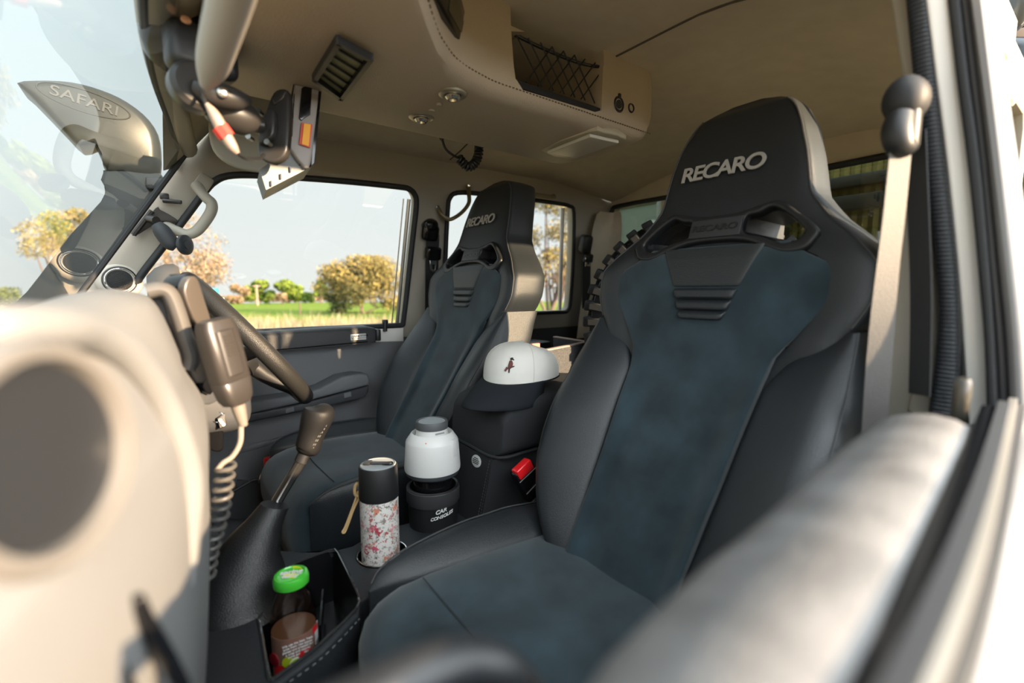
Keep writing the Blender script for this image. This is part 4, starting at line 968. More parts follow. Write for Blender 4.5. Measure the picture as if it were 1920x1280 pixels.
for o_ in (.0, .006):
    a, b = V3((.4695, .682+o_, -.31)), V3((.434, .700+o_, -.50))
    for i in range(34): st.append(tube([a.lerp(b, i/34)+V3((-.0006, 0, 0)), a.lerp(b, (i+.55)/34)+V3((-.0006, 0, 0))], .0009, 5))
ob('stitching', J(*st), mat('grey thread', (.07, .075, .08), .7), ab)
bc = atX(894, 864, .466); bn_ = V3((-.98, 0, .18)).normalized(); ba, bb, _ = frame(bn_)
bdg = ob('badge', plate([bc+bn_*.002+ba*.0155*math.cos(t)+bb*.0115*math.sin(t) for t in [k*math.pi/18 for k in range(36)]], [], bn_, .002, .0006), mat('badge silver', (.60, .62, .61), .35), ab)
def xd_(n): return V3((0, -1, 0))
for i, (wd_, dz) in enumerate(((.013, .0055), (.021, .0022), (.022, -.001), (.018, -.0042))):
    ob('badge_print', rbox(bc+bn_*.0025+bb*dz, (wd_, .0013, .0005), ax=(ba, bb, bn_), b=0), GLOSSB, bdg)
# seat belt buckle
bu = thing('belt_buckle', 'black seat belt buckle with bright red release button beside the armrest box', 'buckle', tuple(atY(995, 905, .632)))
L_ = (atY(1022, 965, .625)-atY(976, 873, .632)).normalized(); wv_ = (atY(996, 862, .632)-atY(955, 880, .632)).normalized(); wv_ = (wv_-L_*wv_.dot(L_)).normalized(); tn = L_.cross(wv_)
bc_ = atY(976, 874, .632)
ob('housing', rbox(bc_+L_*.033, (.066, .043, .022), ax=(L_, wv_, tn), b=.005, seg=3), GLOSSB, bu)
ob('housing_lower', rbox(bc_+L_*.095, (.06, .034, .02), ax=(L_, wv_, tn), b=.006, seg=3), PLASTIC, bu)
sgn = -1 if tn.y > 0 else 1
ob('release_button', rbox(bc_+L_*.004+tn*sgn*.004, (.020, .036, .0185), ax=(L_, wv_, tn), b=.003, seg=3), mat('red button', (.85, .015, .02), .25, coat=.5), bu)
ob('button_edge', J(tube([bc_+L_*.016+wv_*.021+tn*sgn*.0115, bc_+L_*.016-wv_*.021+tn*sgn*.0115], .0008, 6), tube([bc_+L_*.042+wv_*.021+tn*sgn*.0115, bc_+L_*.044-wv_*.019+tn*sgn*.0115], .0008, 6)), mat('edge grey', (.3, .3, .3), .3), bu)
# gear lever
gl_ = thing('gear_lever', 'black gear lever with stitched leather knob and tall leather boot', 'gear lever', tuple(zc(440, 1120)))
GY = .79
t_ = atY(516, 946, GY-.02); b_ = zc(446, 1125)+V3((0, .01, -.01))
rings = []
for i in range(17):
    f = i/16; c = b_.lerp(t_, f); c += V3((-.012*math.sin(math.pi*f), 0, 0)); r = interp([(0, .075), (.15, .066), (.4, .050), (.6, .038), (.8, .0265), (.93, .021), (1, .019)], f)
    r *= 1+.02*math.sin(i*1.3)
    R = []
    for j in range(36):
        g = 2*math.pi*j/36; q = r*(1+.03*math.sin(3*g+i*.5)*(1-f)); R.append(c+V3((math.cos(g)*q, math.sin(g)*q, -.35*math.cos(g)*q*f)))
    rings.append(R)
ob('boot', loft(rings), mat('boot leather', (.011, .012, .013), .42, bump=.35, bscale=700, kind='voronoi'), gl_)
ob('shaft', tube([t_-V3((.004, 0, .03)), atY(520, 938, GY), atY(566, 862, GY)], .0085, 16), mat('gloss shaft', (.02, .02, .02), .18, coat=1), gl_)
ob('collar', tube([atY(564, 866, GY), atY(573, 846, GY)], .0105, 16), PLASTIC, gl_)
kb = ob('knob', tube([atY(571, 850, GY), atY(573, 846, GY), atY(577, 838, GY), atY(585, 812, GY), atY(594, 785, GY), atY(600, 770, GY), atY(601, 763, GY), atY(600, 758, GY)], [.012, .0165, .0195, .0205, .0245, .0235, .0165, .004], 24, sm=5), mat('knob leather', (.010, .010, .011), .5, spec=.2, bump=.25, bscale=700), gl_)
st = []
for o_ in (.0, .0035):
    Q = cat([atY(584+o_*900, 840, GY-.019), atY(600+o_*900, 812, GY-.020), atY(614+o_*700, 788, GY-.020), atY(616+o_*500, 772, GY-.014)], 8)
    for i in range(0, len(Q)-1, 2): st.append(tube([Q[i], Q[i+1]], .0007, 5))
ob('stitching', J(*st), mat('knob thread', (.12, .12, .12), .7), kb)
# =================================================================== things in the console
# insulated floral tumbler
def floral():
    m = mat('floral print', (.78, .76, .72), .35); t = m.node_tree; L = t.links.new; p = t.nodes['Principled BSDF']
    tc_ = t.nodes.new('ShaderNodeTexCoord'); last = None
    nz = t.nodes.new('ShaderNodeTexNoise'); nz.inputs['Scale'].default_value = 300; nz.inputs['Detail'].default_value = 2; L(tc_.outputs['Object'], nz.inputs[0])
    mxv = t.nodes.new('ShaderNodeMix'); mxv.data_type = 'RGBA'; mxv.inputs[0].default_value = .012; L(tc_.outputs['Object'], mxv.inputs[6]); L(nz.outputs['Color'], mxv.inputs[7])
    big = t.nodes.new('ShaderNodeTexNoise'); big.inputs['Scale'].default_value = 28; L(tc_.outputs['Object'], big.inputs[0])
    base = (0.78, .76, .72, 1)
    for sc_, thr, cols_, dens in ((52, .34, [(.62, .10, .16), (.70, .26, .16), (.45, .06, .08), (.80, .35, .38)], .40), (95, .33, [(.25, .24, .22), (.40, .12, .10), (.16, .15, .13), (.45, .42, .38)], .38), (170, .32, [(.30, .29, .26), (.12, .10, .09), (.55, .14, .18), (.5, .46, .4)], .42)):
        v = t.nodes.new('ShaderNodeTexVoronoi'); v.inputs['Scale'].default_value = sc_; L(mxv.outputs[2], v.inputs['Vector'])
        cr_ = t.nodes.new('ShaderNodeValToRGB'); cr_.color_ramp.interpolation = 'CONSTANT'
        for i, c in enumerate(cols_):
            e = cr_.color_ramp.elements[i] if i < 2 else cr_.color_ramp.elements.new(i*.25)
            e.position = i*.25; e.color = (*c, 1)
        s_ = t.nodes.new('ShaderNodeSeparateColor'); L(v.outputs['Color'], s_.inputs[0]); L(s_.outputs[0], cr_.inputs[0])
        # petals: radius modulated by a fine wave
        w_ = t.nodes.new('ShaderNodeTexNoise'); w_.inputs['Scale'].default_value = sc_*5; L(tc_.outputs['Object'], w_.inputs[0])
        ad = t.nodes.new('ShaderNodeMath'); ad.operation = 'MULTIPLY_ADD'; L(w_.outputs[0], ad.inputs[0]); ad.inputs[1].default_value = .9; L(v.outputs['Distance'], ad.inputs[2])
        lt = t.nodes.new('ShaderNodeMath'); lt.operation = 'LESS_THAN'; L(ad.outputs[0], lt.inputs[0]); lt.inputs[1].default_value = thr+.43
        dn = t.nodes.new('ShaderNodeMath'); dn.operation = 'GREATER_THAN'; L(big.outputs[0], dn.inputs[0]); dn.inputs[1].default_value = dens
        mu = t.nodes.new('ShaderNodeMath'); mu.operation = 'MULTIPLY'; L(lt.outputs[0], mu.inputs[0]); L(dn.outputs[0], mu.inputs[1])
        mi = t.nodes.new('ShaderNodeMix'); mi.data_type = 'RGBA'; L(mu.outputs[0], mi.inputs[0]); L(cr_.outputs[0], mi.inputs[7])
        if last is None: mi.inputs[6].default_value = base
        else: L(last, mi.inputs[6])
        last = mi.outputs[2]
    L(last, p.inputs['Base Color']); return m
tp_ = V3((.270, .719, -.497)); zt1 = zat(713, 870, tp_.x, tp_.y); zl = zat(715, 925, tp_.x, tp_.y)-.004
tm_ = thing('travel_tumbler', 'floral travel tumbler with black lid in the round cup holder', 'tumbler', tuple(tp_))
ob('body', lathe([(.028, 0), (.0305, .003), (.0308, .01), (.0308, zl-tp_.z)], tp_, n=56), floral(), tm_)
ld = ob('lid', lathe([(.0312, zl-tp_.z), (.0318, zl-tp_.z+.002), (.0305, zt1-tp_.z-.002), (.0295, zt1-tp_.z), (.001, zt1-tp_.z)], tp_, n=56), mat('lid black', (.012, .012, .013), .55), tm_)
tz = V3((tp_.x, tp_.y, zt1))
ob('lid_top', lathe([(.0280, -.001), (.0282, .0008), (.0272, .0016), (.0262, .0008), (.001, .0008)], tz, n=48), mat('lid grey', (.33, .35, .36), .4), ld)
ob('sip_flap', J(rbox(tz+V3((.003, -.004, .003)), (.030, .009, .003), ax=(RT, V3((0, 0, 1)).cross(RT), V3((0, 0, 1))), b=.001), rbox(tz-RT*.017+V3((0, 0, .003)), (.012, .016, .005), ax=(RT, V3((0, 0, 1)).cross(RT), V3((0, 0, 1))), b=.002)), mat('flap dark', (.03, .033, .036), .35), ld)
ob('flap_track', tube([tz+RT*.006+V3((.004, .004, .0015)), tz+RT*.022+V3((.004, .006, .0015)), tz+RT*.023-V3((.004, .004, -.0015)), tz+RT*.008-V3((.003, .004, -.0015))], .0011, 6, sm=4), GLOSSB, ld)
TAN = mat('tan cord', (.62, .42, .20), .7)
k0 = V3((tp_.x, tp_.y, 0))+(atZ(670, 930, -.3)-atZ(713, 930, -.3)).normalized()*.034; k0.z = zat(668, 918, k0.x, k0.y)
def strp(x, y): X_, Y_ = k0.x, k0.y; v = ray(x, y); s_ = math.hypot(X_, Y_)/math.hypot(v.x, v.y); return v*s_
ob('strap', J(tube([strp(672, 920), strp(667, 935), strp(656, 965), strp(646, 990), strp(642, 997), strp(646, 998), strp(652, 985), strp(663, 955), strp(671, 938), strp(674, 930)], .0018, 8, sm=5), tube([strp(671, 905), strp(666, 912), strp(666, 926), strp(673, 930), strp(678, 922), strp(676, 908), strp(671, 905)], .0028, 8, sm=5)), TAN, tm_)
ob('strap_pin', tube([strp(672, 920), strp(682, 921)], .0022, 8), GLOSSB, tm_)
# insulated cup with the telephoto lens resting in it
cpz = -.497; zr = zat(812, 906, lensc.x, lensc.y); R0 = .0475
cp = thing('drink_holder', 'black insulated drink holder with small white lettering under the camera lens', 'cup holder', (lensc.x, lensc.y, cpz))
ob('cup_body', lathe([(.040, 0), (.0435, .004), (R0-.001, zr-cpz-.03), (R0+.001, zr-cpz-.029), (R0+.0012, zr-cpz-.002), (R0-.001, zr-cpz), (R0-.0045, zr-cpz-.001), (R0-.006, zr-cpz-.01), (.038, .01), (.001, .01)], (lensc.x, lensc.y, cpz), n=56), mat('cup black', (.014, .014, .015), .4), cp)
ob('rim_band', lathe([(R0+.0006, zr-.030), (R0+.0020, zr-.028), (R0+.0020, zr-.004), (R0+.0004, zr-.002)], (lensc.x, lensc.y, 0), n=56, cap=False), mat('band grey', (.045, .046, .05), .5), cp)
vdir = V3((-lensc.x, -lensc.y, 0)).normalized(); side_ = V3((0, 0, 1)).cross(vdir); 
def wrap(s, ang, z, r, size, m, parent, **k):
    # each letter set square to the curved wall it is printed on
    dd = (vdir*math.cos(ang)+side_*math.sin(ang)); xdir = V3((0, 0, 1)).cross(dd)
    W = {'I': .30, 'R': .62, 'E': .56, 'S': .56, 'L': .52, 'N': .72, 'O': .74, 'A': .66, 'C': .66}
    sx = k.get('sx', 1); tot = sum(W[c] for c in s)*size*sx; a = -tot/2
    for c in s:
        w_ = W[c]*size*sx; an = ang+(a+w_/2)/r; a += w_
        d_ = vdir*math.cos(an)+side_*math.sin(an)
        text(c, V3((lensc.x, lensc.y, z+(a-w_/2)*.18))+d_*r, V3((0, 0, 1)).cross(d_)+V3((0, 0, .18)), (0, 0, 1), size, m, parent, **k)
wrap('CAR', .28, zat(838, 953, lensc.x, lensc.y)+.017, R0+.0006, .010, WHITE, cp, bold=.02, sx=1.1, shear=.35, label='white lettering')
wrap('CONSOLES', .33, zat(836, 962, lensc.x, lensc.y)+.0165, R0+.0008, .008, WHITE, cp, bold=.02, sx=1.1, shear=.35)
zb0 = zat(811, 880, lensc.x, lensc.y); 
def lz(y): return zat(811, y-6, lensc.x, lensc.y)-zb0
LW = mat('lens white', (.70, .70, .685), .38, bump=.05, bscale=1200)
le = thing('camera_lens', 'white telephoto camera lens standing cap up in the black drink holder', 'camera lens', (lensc.x, lensc.y, zb0-.02))
lb_ = (lensc.x, lensc.y, zb0)
hz = lz(831)
ob('lens_hood', lathe([(.0485, .003), (.0515, .004), (.0520, .008), (.0485, hz), (.0475, hz+.003), (.0385, hz+.016), (.0365, hz+.0175), (.0345, hz+.014), (.0335, hz+.002)], lb_, n=64, cap=False), LW, le)
ob('hood_lip', lathe([(.040, -.010), (.0485, -.004), (.0495, .0), (.0485, .004), (.036, .004)], lb_, n=64, cap=False), mat('rubber grey', (.04, .044, .05), .6), le)
ob('lens_front', lathe([(.036, -.03), (.036, .01)], lb_, n=48), GLOSSB, le)
ob('lens_barrel', lathe([(.0335, hz-.002), (.0325, hz+.006), (.0305, hz+.012), (.0295, hz+.013), (.0285, hz+.026), (.0270, hz+.027), (.001, hz+.027)], lb_, n=56), LW, le)
ob('rear_cap', lathe([(.0285, hz+.024), (.0295, hz+.0245), (.0298, hz+.035), (.0285, hz+.038), (.0262, hz+.038), (.0255, hz+.036), (.001, hz+.0362)], lb_, n=56), mat('cap slate', (.085, .09, .095), .5), le)
ob('cap_face', disc((lb_[0], lb_[1], zb0+hz+.0368), (0, 0, 1), .0245, .001, 40), mat('cap face', (.34, .37, .39), .4), le)
dd = (vdir*math.cos(.95)+side_*math.sin(.95))
ob('hood_release', rbox(V3(lb_)+dd*.0475+V3((0, 0, hz-.008)), (.014, .006, .034), ax=(V3((0, 0, 1)).cross(dd), dd, V3((0, 0, 1))), b=.002), LW, le)
dd = (vdir*math.cos(-.25)+side_*math.sin(-.25))
ob('index_dot', disc(V3(lb_)+dd*.0446+V3((0, 0, hz+.0085)), dd+V3((0, 0, .7)), .0012, .0008, 12), mat('dot red', (.8, .1, .08), .5), le)
dd = (vdir*math.cos(.5)+side_*math.sin(.5))
ob('barrel_plate', rbox(V3(lb_)+dd*.0295+V3((0, 0, hz+.020)), (.018, .0008, .003), ax=(V3((0, 0, 1)).cross(dd), dd, V3((0, 0, 1))), b=0), mat('plate grey', (.3, .31, .32), .4), le)
# juice bottle in the bin
jb = V3((.1195, .650, -.522)); jt = zat(546, 1075, jb.x, jb.y); H = jt-jb.z
jr = thing('juice_bottle', 'small glass juice bottle with bright green lid standing in the console bin', 'bottle', tuple(jb))
JG = glassmat('bottle glass', (.72, .66, .62), 1.5, .03)
JU = mat('apple juice', (.20, .10, .055), .12, coat=.6)
ob('glass', lathe([(.024, 0), (.028, .003), (.0292, .01), (.0292, H*.55), (.0285, H*.62), (.026, H*.72), (.0215, H*.80), (.0185, H*.84), (.018, H*.9)], jb, n=48), JG, jr)
ob('juice', lathe([(.023, .003), (.0272, .006), (.0276, .01), (.0276, H*.48), (.001, H*.48)], jb, n=40), JU, jr)
def jl(z0, z1, r, m, a0, a1, nm, parent=jr):
    V = []; F = []; k = 30
    vd = V3((-jb.x, -jb.y, 0)).normalized(); sd = V3((0, 0, 1)).cross(vd)
    for i in range(k+1):
        a = a0+(a1-a0)*i/k; d = vd*math.cos(a)+sd*math.sin(a)
        for (rr_, z) in ((r, z0), (r, z1), (r-.0006, z1), (r-.0006, z0)): V.append(jb+d*rr_+V3((0, 0, z)))
    for i in range(k):
        for j in range(4): F.append([i*4+j, i*4+(j+1) % 4, i*4+4+(j+1) % 4, i*4+4+j])
    F += [[0, 1, 2, 3], [k*4+3, k*4+2, k*4+1, k*4]]
    return ob(nm, (V, F), m, parent)
lab = jl(.006, H*.50, .0299, mat('brown label', (.22, .115, .085), .4), -1.15, .95, 'label')
jl(.006, .036, .0302, mat('apple red', (.62, .015, .02), .35), -.95, .85, 'label_red_band', lab)
jl(.006, H*.50, .0302, mat('label white', (.6, .6, .6), .5), 1.0, 1.35, 'label_side_panel', lab)
jl(H*.44, H*.50, .0304, mat('apple red', (0, 0, 0)), .85, 1.25, 'label_red_tab', lab)
vdj = V3((-jb.x, -jb.y, 0)).normalized(); sdj = V3((0, 0, 1)).cross(vdj)
def jd(a, z, r=.0306):
    d = vdj*math.cos(a)+sdj*math.sin(a); return jb+d*r+V3((0, 0, z)), d
def jdisc(nm, a, z, R, m, off=0):
    p, d = jd(a, z, .0306+off); ob(nm, lathe([(R, -.0008), (R, .0004), (R*.7, .0008), (.001, .0008)], p, d, 24), m, lab)
jdisc('green_apple', -.30, .041, .0072, mat('apple green', (.42, .50, .02), .35))
jdisc('red_apple', .42, .043, .0095, mat('apple red', (0, 0, 0)))
jdisc('dark_apple', -.95, .042, .009, mat('dark red', (.25, .01, .02), .4))
jdisc('green_seal', .02, .038, .0082, mat('seal white', (.7, .72, .6), .5), .0010)
jdisc('seal_centre', .02, .038, .0068, mat('seal green', (.30, .48, .02), .5), .0018)
p, d = jd(.0, .023, .0312); text('apple', p, V3((0, 0, 1)).cross(d), (0, 0, 1), .0085, WHITE, lab, bold=.01, label='white word')
p, d = jd(.02, .038, .0331); text('spring', p, V3((0, 0, 1)).cross(d), (0, 0, 1), .0040, WHITE, lab, bold=.01)
for i, s_ in enumerate(('We use the best, fresh', 'juice from ripe apples', 'picked and pressed for', 'a crisp and natural', 'drink every day')):
    p, d = jd(.12, H*.455-.0042*i, .0306); text(s_, p, V3((0, 0, 1)).cross(d), (0, 0, 1), .0040, WHITE, lab, bold=.005)
for i in range(12):
    p, d = jd(1.17, .008+i*.0036, .0306); ob('barcode_line', rbox(p, (.010, .0006, .0014 if i % 3 else .0022), ax=(V3((0, 0, 1)).cross(d), d, V3((0, 0, 1))), b=0), GLOSSB, lab)
GR = mat('lid green', (.06, .52, .04), .25, coat=.5)
jl_ = ob('lid', lathe([(.0200, -.013), (.0222, -.0125), (.0225, -.009), (.0222, -.003), (.0205, .0), (.0175, .0008), (.0165, -.0008), (.001, -.0008)], (jb.x, jb.y, jt), n=56), GR, jr)
YE = mat('lid yellow', (.75, .70, .03), .4)
Xd = RT; Yd = V3((0, 0, 1)).cross(RT)
ob('lid_patch', rbox(V3((jb.x, jb.y, jt-.0004))-Yd*.004, (.016, .009, .0008), ax=(Xd, Yd, V3((0, 0, 1))), b=0), YE, jl_)
ob('lid_arc', tube([V3((jb.x, jb.y, jt))+V3((.0145*math.cos(a), .0145*math.sin(a), 0)) for a in [YAW*-1+math.pi*.28+k*.08 for k in range(13)]], .0018, 6, flat=(1, .3), wide=(0, 0, 1)), YE, jl_)
Xl = (Xd*.97+Yd*.25).normalized(); Yl = V3((0, 0, 1)).cross(Xl)
text('spring', V3((jb.x, jb.y, jt+.0003))+Yl*.0035, Xl, Yl, .0115, WHITE, jl_, bold=.03)
text('valley', V3((jb.x, jb.y, jt+.0003))-Yl*.006, Xl, Yl, .0095, WHITE, jl_, bold=.03)
# cola bottle in the far door pocket
cb = atY(508, 915, 1.33)
co = thing('cola_bottle', 'dark cola bottle with red cap in the far door pocket', 'bottle', (cb.x, cb.y, cb.z-.10))
z1 = zat(508, 857, cb.x, cb.y)
ob('bottle_body', lathe([(.025, -.10), (.030, -.09), (.030, z1-cb.z-.055), (.027, z1-cb.z-.042), (.015, z1-cb.z-.024), (.012, z1-cb.z-.018)], cb, n=36), mat('cola', (.02, .007, .004), .1, coat=1), co)
ob('cap', lathe([(.0135, z1-cb.z-.022), (.0138, z1-cb.z-.004), (.0125, z1-cb.z), (.001, z1-cb.z)], cb, n=30), mat('cap red', (.7, .01, .01), .35), co)
ob('bottle_label', lathe([(.0305, -.05), (.0305, z1-cb.z-.062)], cb, n=36, cap=False), mat('dark wrap', (.03, .012, .01), .4), co)
# water bottle beyond the wheel
wb = atY(396, 575, 1.27); zw = zat(394, 540, wb.x, wb.y)
wt = thing('water_bottle', 'clear plastic water bottle with teal cap standing beyond the steering wheel', 'bottle', (wb.x, wb.y, -.085))
ob('bottle_body', lathe([(.026, -.085), (.029, -.08), (.029, -.03), (.027, -.015), (.016, zw-.026), (.014, zw-.022)], (wb.x, wb.y, 0), n=36), mat('clear plastic', (.55, .62, .66), .15), wt)
ob('wrap', lathe([(.0295, -.072), (.0295, -.034)], (wb.x, wb.y, 0), n=36, cap=False), mat('blue wrap', (.06, .32, .45), .4), wt)
ob('cap', lathe([(.0165, zw-.024), (.0168, zw-.003), (.0155, zw), (.001, zw)], (wb.x, wb.y, 0), n=30), mat('teal cap', (.05, .36, .42), .4), wt)
# cap lying on the armrest
hc = V3((.592, .752, -.178)); CF = V3((-.93, -.36, 0)).normalized(); CS = V3((0, 0, 1)).cross(CF)
hat = thing('baseball_cap', 'white baseball cap with black brim and embroidered bird on the armrest box', 'cap', tuple(hc))
CWH = mat('cap canvas', (.74, .725, .68), .9, spec=.1, bump=.3, bscale=1400, var=.04, vscale=30)
rings = []
def crown(a, h, off=0):
    ca, sa = math.cos(a), math.sin(a)
    rx = .088 if ca > 0 else .098
    top = .068+.010*ca
    k = (1-abs(h)**3.0)**(1/3.0); rx_, ry_ = rx*k+off, .072*k+off
    lean = -.012*h*max(ca, 0)
    cr = 1+.02*math.sin(6*a+.5)*h
    return hc+CF*(ca*rx_*cr+lean)+CS*(sa*ry_*cr)+V3((0, 0, top*h-.002*math.cos(2*a)))
hs = [0, .08, .2, .32, .44, .56, .67, .77, .86, .92, .96, .985, .9995]
ob('crown', loft([[crown(2*math.pi*j/60, h) for j in range(60)] for h in hs]), CWH, hat)
ob('panel_seams', J(*[tube([crown(a, h, .0003) for h in hs[:-1]], .0007, 5) for a in (.95, -.95, 2.1, -2.1, math.pi)]), mat('seam white', (.6, .58, .54), .9), hat)
ob('eyelet', disc(crown(-1.9, .86), crown(-1.9, .86)-hc, .0035, .001, 16), GLOSSB, hat)
BRM = mat('brim black', (.018, .021, .026), .9, spec=.15, bump=.6, bscale=1300)
V = []; F = []; nu, nv_ = 33, 9
for i in range(nu):
    a = -1.28+2.56*i/(nu-1); base = crown(a, .0)
    for j in range(nv_):
        t = j/(nv_-1); ext_ = .088*math.cos(a*.98)**.65 if abs(a) < 1.27 else .004
        p = base+CF*ext_*t+V3((0, 0, -.016*(math.sin(a)**2)*t-.030*t*t+.003)); V.append(p)
for i in range(nu-1):
    for j in range(nv_-1): F.append([i*nv_+j, (i+1)*nv_+j, (i+1)*nv_+j+1, i*nv_+j+1])
brm = ob('brim', (V, F), BRM, hat); md = brm.modifiers.new('thickness', 'SOLIDIFY'); md.thickness = .003
ob('sweatband', tube([crown(2*math.pi*j/48, 0, .001)+V3((0, 0, .001)) for j in range(48)], .0016, 6, closed=True), BRM, hat)
def emb(a, h): return crown(a, h, .0012)
EB = mat('brown embroidery', (.16, .05, .045), .8)
ob('bird', J(tube([emb(.30, .60), emb(.32, .54), emb(.31, .47), emb(.29, .41)], [.0028, .0042, .0040, .0015], 8, sm=4), tube([emb(.29, .44), emb(.23, .42), emb(.19, .36)], [.0012, .002, .002], 6, sm=3)), EB, hat, )
ob('bird_detail', J(tube([emb(.31, .66), emb(.33, .63)], .0032, 8), tube([emb(.33, .64), emb(.39, .62)], .0011, 6), tube([emb(.42, .48), emb(.31, .44), emb(.20, .44)], .0011, 6, sm=3), tube([emb(.295, .42), emb(.30, .32)], [.0018, .0012], 6)), mat('dark embroidery', (.03, .028, .03), .8), hat)
# =================================================================== two-way radio microphone
MP = mat('mic plastic', (.030, .026, .024), .38, coat=.2)
mc = atY(424, 682, .61)
ml = (atY(447, 765, .61)-atY(402, 606, .61)).normalized(); mn = V3((.52, -.84, .1)); mn = (mn-ml*mn.dot(ml)).normalized(); mw = mn.cross(ml)
mi = thing('radio_microphone', 'brown-grey handheld radio microphone clipped to the centre of the dash', 'microphone', tuple(mc))
def mring(L0, hw, th, dn=0):
    return [mc+ml*L0+mw*hw*sup(math.cos(g), .45)+mn*(dn+th*sup(math.sin(g), .45)) for g in [2*math.pi*k/32 for k in range(32)]]
ob('case', loft([mring(-.052, .011, .008), mring(-.050, .0165, .011), mring(-.042, .0195, .0125), mring(-.02, .0200, .0135), mring(.018, .0195, .0135), mring(.0195, .0188, .0128), mring(.021, .0195, .0135), mring(.040, .0165, .0125), mring(.047, .013, .010), mring(.049, .008, .006)]), MP, mi)
ttk = ob('talk_key', loft([[mc+ml*(L0)+mw*(-.001+w0*sup(math.cos(g), .4))+mn*(.0125+h0*max(math.sin(g), -1)) for g in [2*math.pi*k/24 for k in range(24)]] for L0, w0, h0 in ((-.039, .005, .0), (-.038, .0108, .003), (-.01, .0112, .0034), (.012, .0108, .003), (.014, .005, .0))]), MP, mi)
ob('key_rib', J(*[tube([mc+ml*(-.032+.0036*i)-mw*.006+mn*.0162, mc+ml*(-.032+.0036*i)+mw*.005+mn*.0162], .0007, 6) for i in range(7)]), mat('rib dark', (.03, .025, .02), .5), ttk)
ob('side_button', J(*[rbox(mc+ml*(-.02+.011*i)+mw*.0195*(1 if mw.dot(RT) > 0 else -1), (.007, .003, .007), ax=(ml, mw, mn), b=.001) for i in range(5)]), PLASTIC, mi)
mo = mc+ml*.049
ob('strain_relief', tube([mo, mo+ml*.006, mo+ml*.018, mo+ml*.026], [.0075, .0072, .0058, .0045], 14), mat('relief grey', (.16, .14, .12), .55), mi)
CORD = mat('cord grey', (.075, .072, .068), .4)
ob('lead', tube([mo+ml*.02, atY(452, 800, .61), atY(450, 830, .61), atY(436, 855, .61), atY(418, 868, .61), atY(408, 880, .61)], .0030, 10, sm=6), mat('lead tan grey', (.22, .19, .165), .5), mi)
ob('coiled_cord', coil([atY(424, 868, .61), atY(418, 915, .61), atY(412, 960, .61), atY(400, 1000, .61), atY(390, 1040, .61), atY(384, 1090, .61)], .0088, .0026, 12, 8, 18), CORD, mi)
# display head and brackets clustered behind the microphone
rd = thing('radio_bracket', 'dark handset cradle and clip block on the centre dash beside the microphone', 'bracket', tuple(atY(375, 620, .68)))
hn = V3((.55, -.83, .0)).normalized()
def pane(px, Y, th, m, nm, parent, bev=.002, n=hn): 
    p0 = atY(px[0][0], px[0][1], Y); return ob(nm, plate(cat([on(x, y, n, n.dot(p0)) for x, y in px], 2, closed=True), [], n, th, bev, 3), m, parent)
pane([(352, 523), (362, 517), (372, 524), (384, 560), (396, 598), (398, 614), (372, 610), (356, 580), (345, 545)], .66, .012, mat('handset dark', (.06, .05, .042), .3, coat=.5), 'handset', rd)
pane([(337, 528), (350, 514), (366, 514), (370, 520), (356, 524), (352, 540), (352, 580), (345, 560), (336, 540)], .672, .03, GLOSSB, 'handset_back', rd)
pane([(350, 640), (362, 632), (372, 640), (386, 690), (388, 712), (372, 718), (362, 700), (350, 662)], .645, .018, mat('clip block', (.17, .14, .115), .45, bump=1, bscale=500), 'clip_block', rd)
pane([(328, 560), (338, 570), (348, 605), (345, 625), (334, 620), (324, 590)], .65, .01, mat('clip block', (0, 0, 0)), 'clip_plate', rd)
pane([(345, 590), (395, 590), (404, 650), (404, 730), (385, 735), (360, 700), (350, 640)], .70, .03, GLOSSB, 'bracket_body', rd)
ob('clip_screw', tube([atY(376, 652, .66), atY(382, 664, .66)], .003, 8), CHROME, rd)
pane([(372, 725), (405, 715), (412, 735), (408, 752), (380, 758)], .72, .03, DOORD, 'radio_face', rd)
# =================================================================== behind the front seats
ty = thing('spare_tyre', 'chunky black off-road tyre standing behind the near seat', 'tyre', (1.22, 1.06, -.16))
tcx = atX(1306, 604, 1.24); tax = V3((.85, .53, 0)).normalized(); ta, tb_, _ = frame(tax)
Rt = .30
prof = [(.17, -.09), (.22, -.105), (.265, -.10), (.288, -.085), (.296, -.05), (.298, 0), (.296, .05), (.288, .085), (.265, .10), (.22, .105), (.17, .09), (.16, 0)]
V, F = [], []
for j in range(64):
    g = 2*math.pi*j/64
    for r, h in prof: V.append(tcx+(ta*math.cos(g)+tb_*math.sin(g))*r+tax*h)
for j in range(64):
    for i in range(12): F.append([j*12+i, j*12+(i+1) % 12, ((j+1) % 64)*12+(i+1) % 12, ((j+1) % 64)*12+i])
TY = mat('tyre rubber', (.022, .025, .029), .7, bump=.5, bscale=200)
tyb = ob('carcass', (V, F), TY, ty)
lug = []
for j in range(40):
    g = 2*math.pi*j/40
    for s in (-1, 1):
        g2 = g+(.08 if s > 0 else 0); e = ta*math.cos(g2)+tb_*math.sin(g2); tg = -ta*math.sin(g2)+tb_*math.cos(g2)
        lug.append(rbox(tcx+e*(Rt)+tax*s*.062, (.026, .030, .060), ax=(e, tg, (e.cross(tg))), b=.003, seg=1))
        lug.append(rbox(tcx+e*(Rt-.028)+tax*s*.099, (.05, .022, .018), ax=(e, tg, (e.cross(tg))), b=.003, seg=1))
    e = ta*math.cos(g+.04)+tb_*math.sin(g+.04); tg = -ta*math.sin(g+.04)+tb_*math.cos(g+.04)
    lug.append(rbox(tcx+e*Rt+tax*.012*(1 if j % 2 else -1), (.022, .024, .050), ax=(e, (tg+tax*.4).normalized(), e.cross((tg+tax*.4).normalized())), b=.003, seg=1))
ob('tread', J(*lug), TY, tyb)
ob('wheel_rim', lathe([(.17, -.08), (.16, -.05), (.14, -.03), (.05, -.04), (.001, -.04)], tcx, tax, 40, cap=False), STEEL, ty)
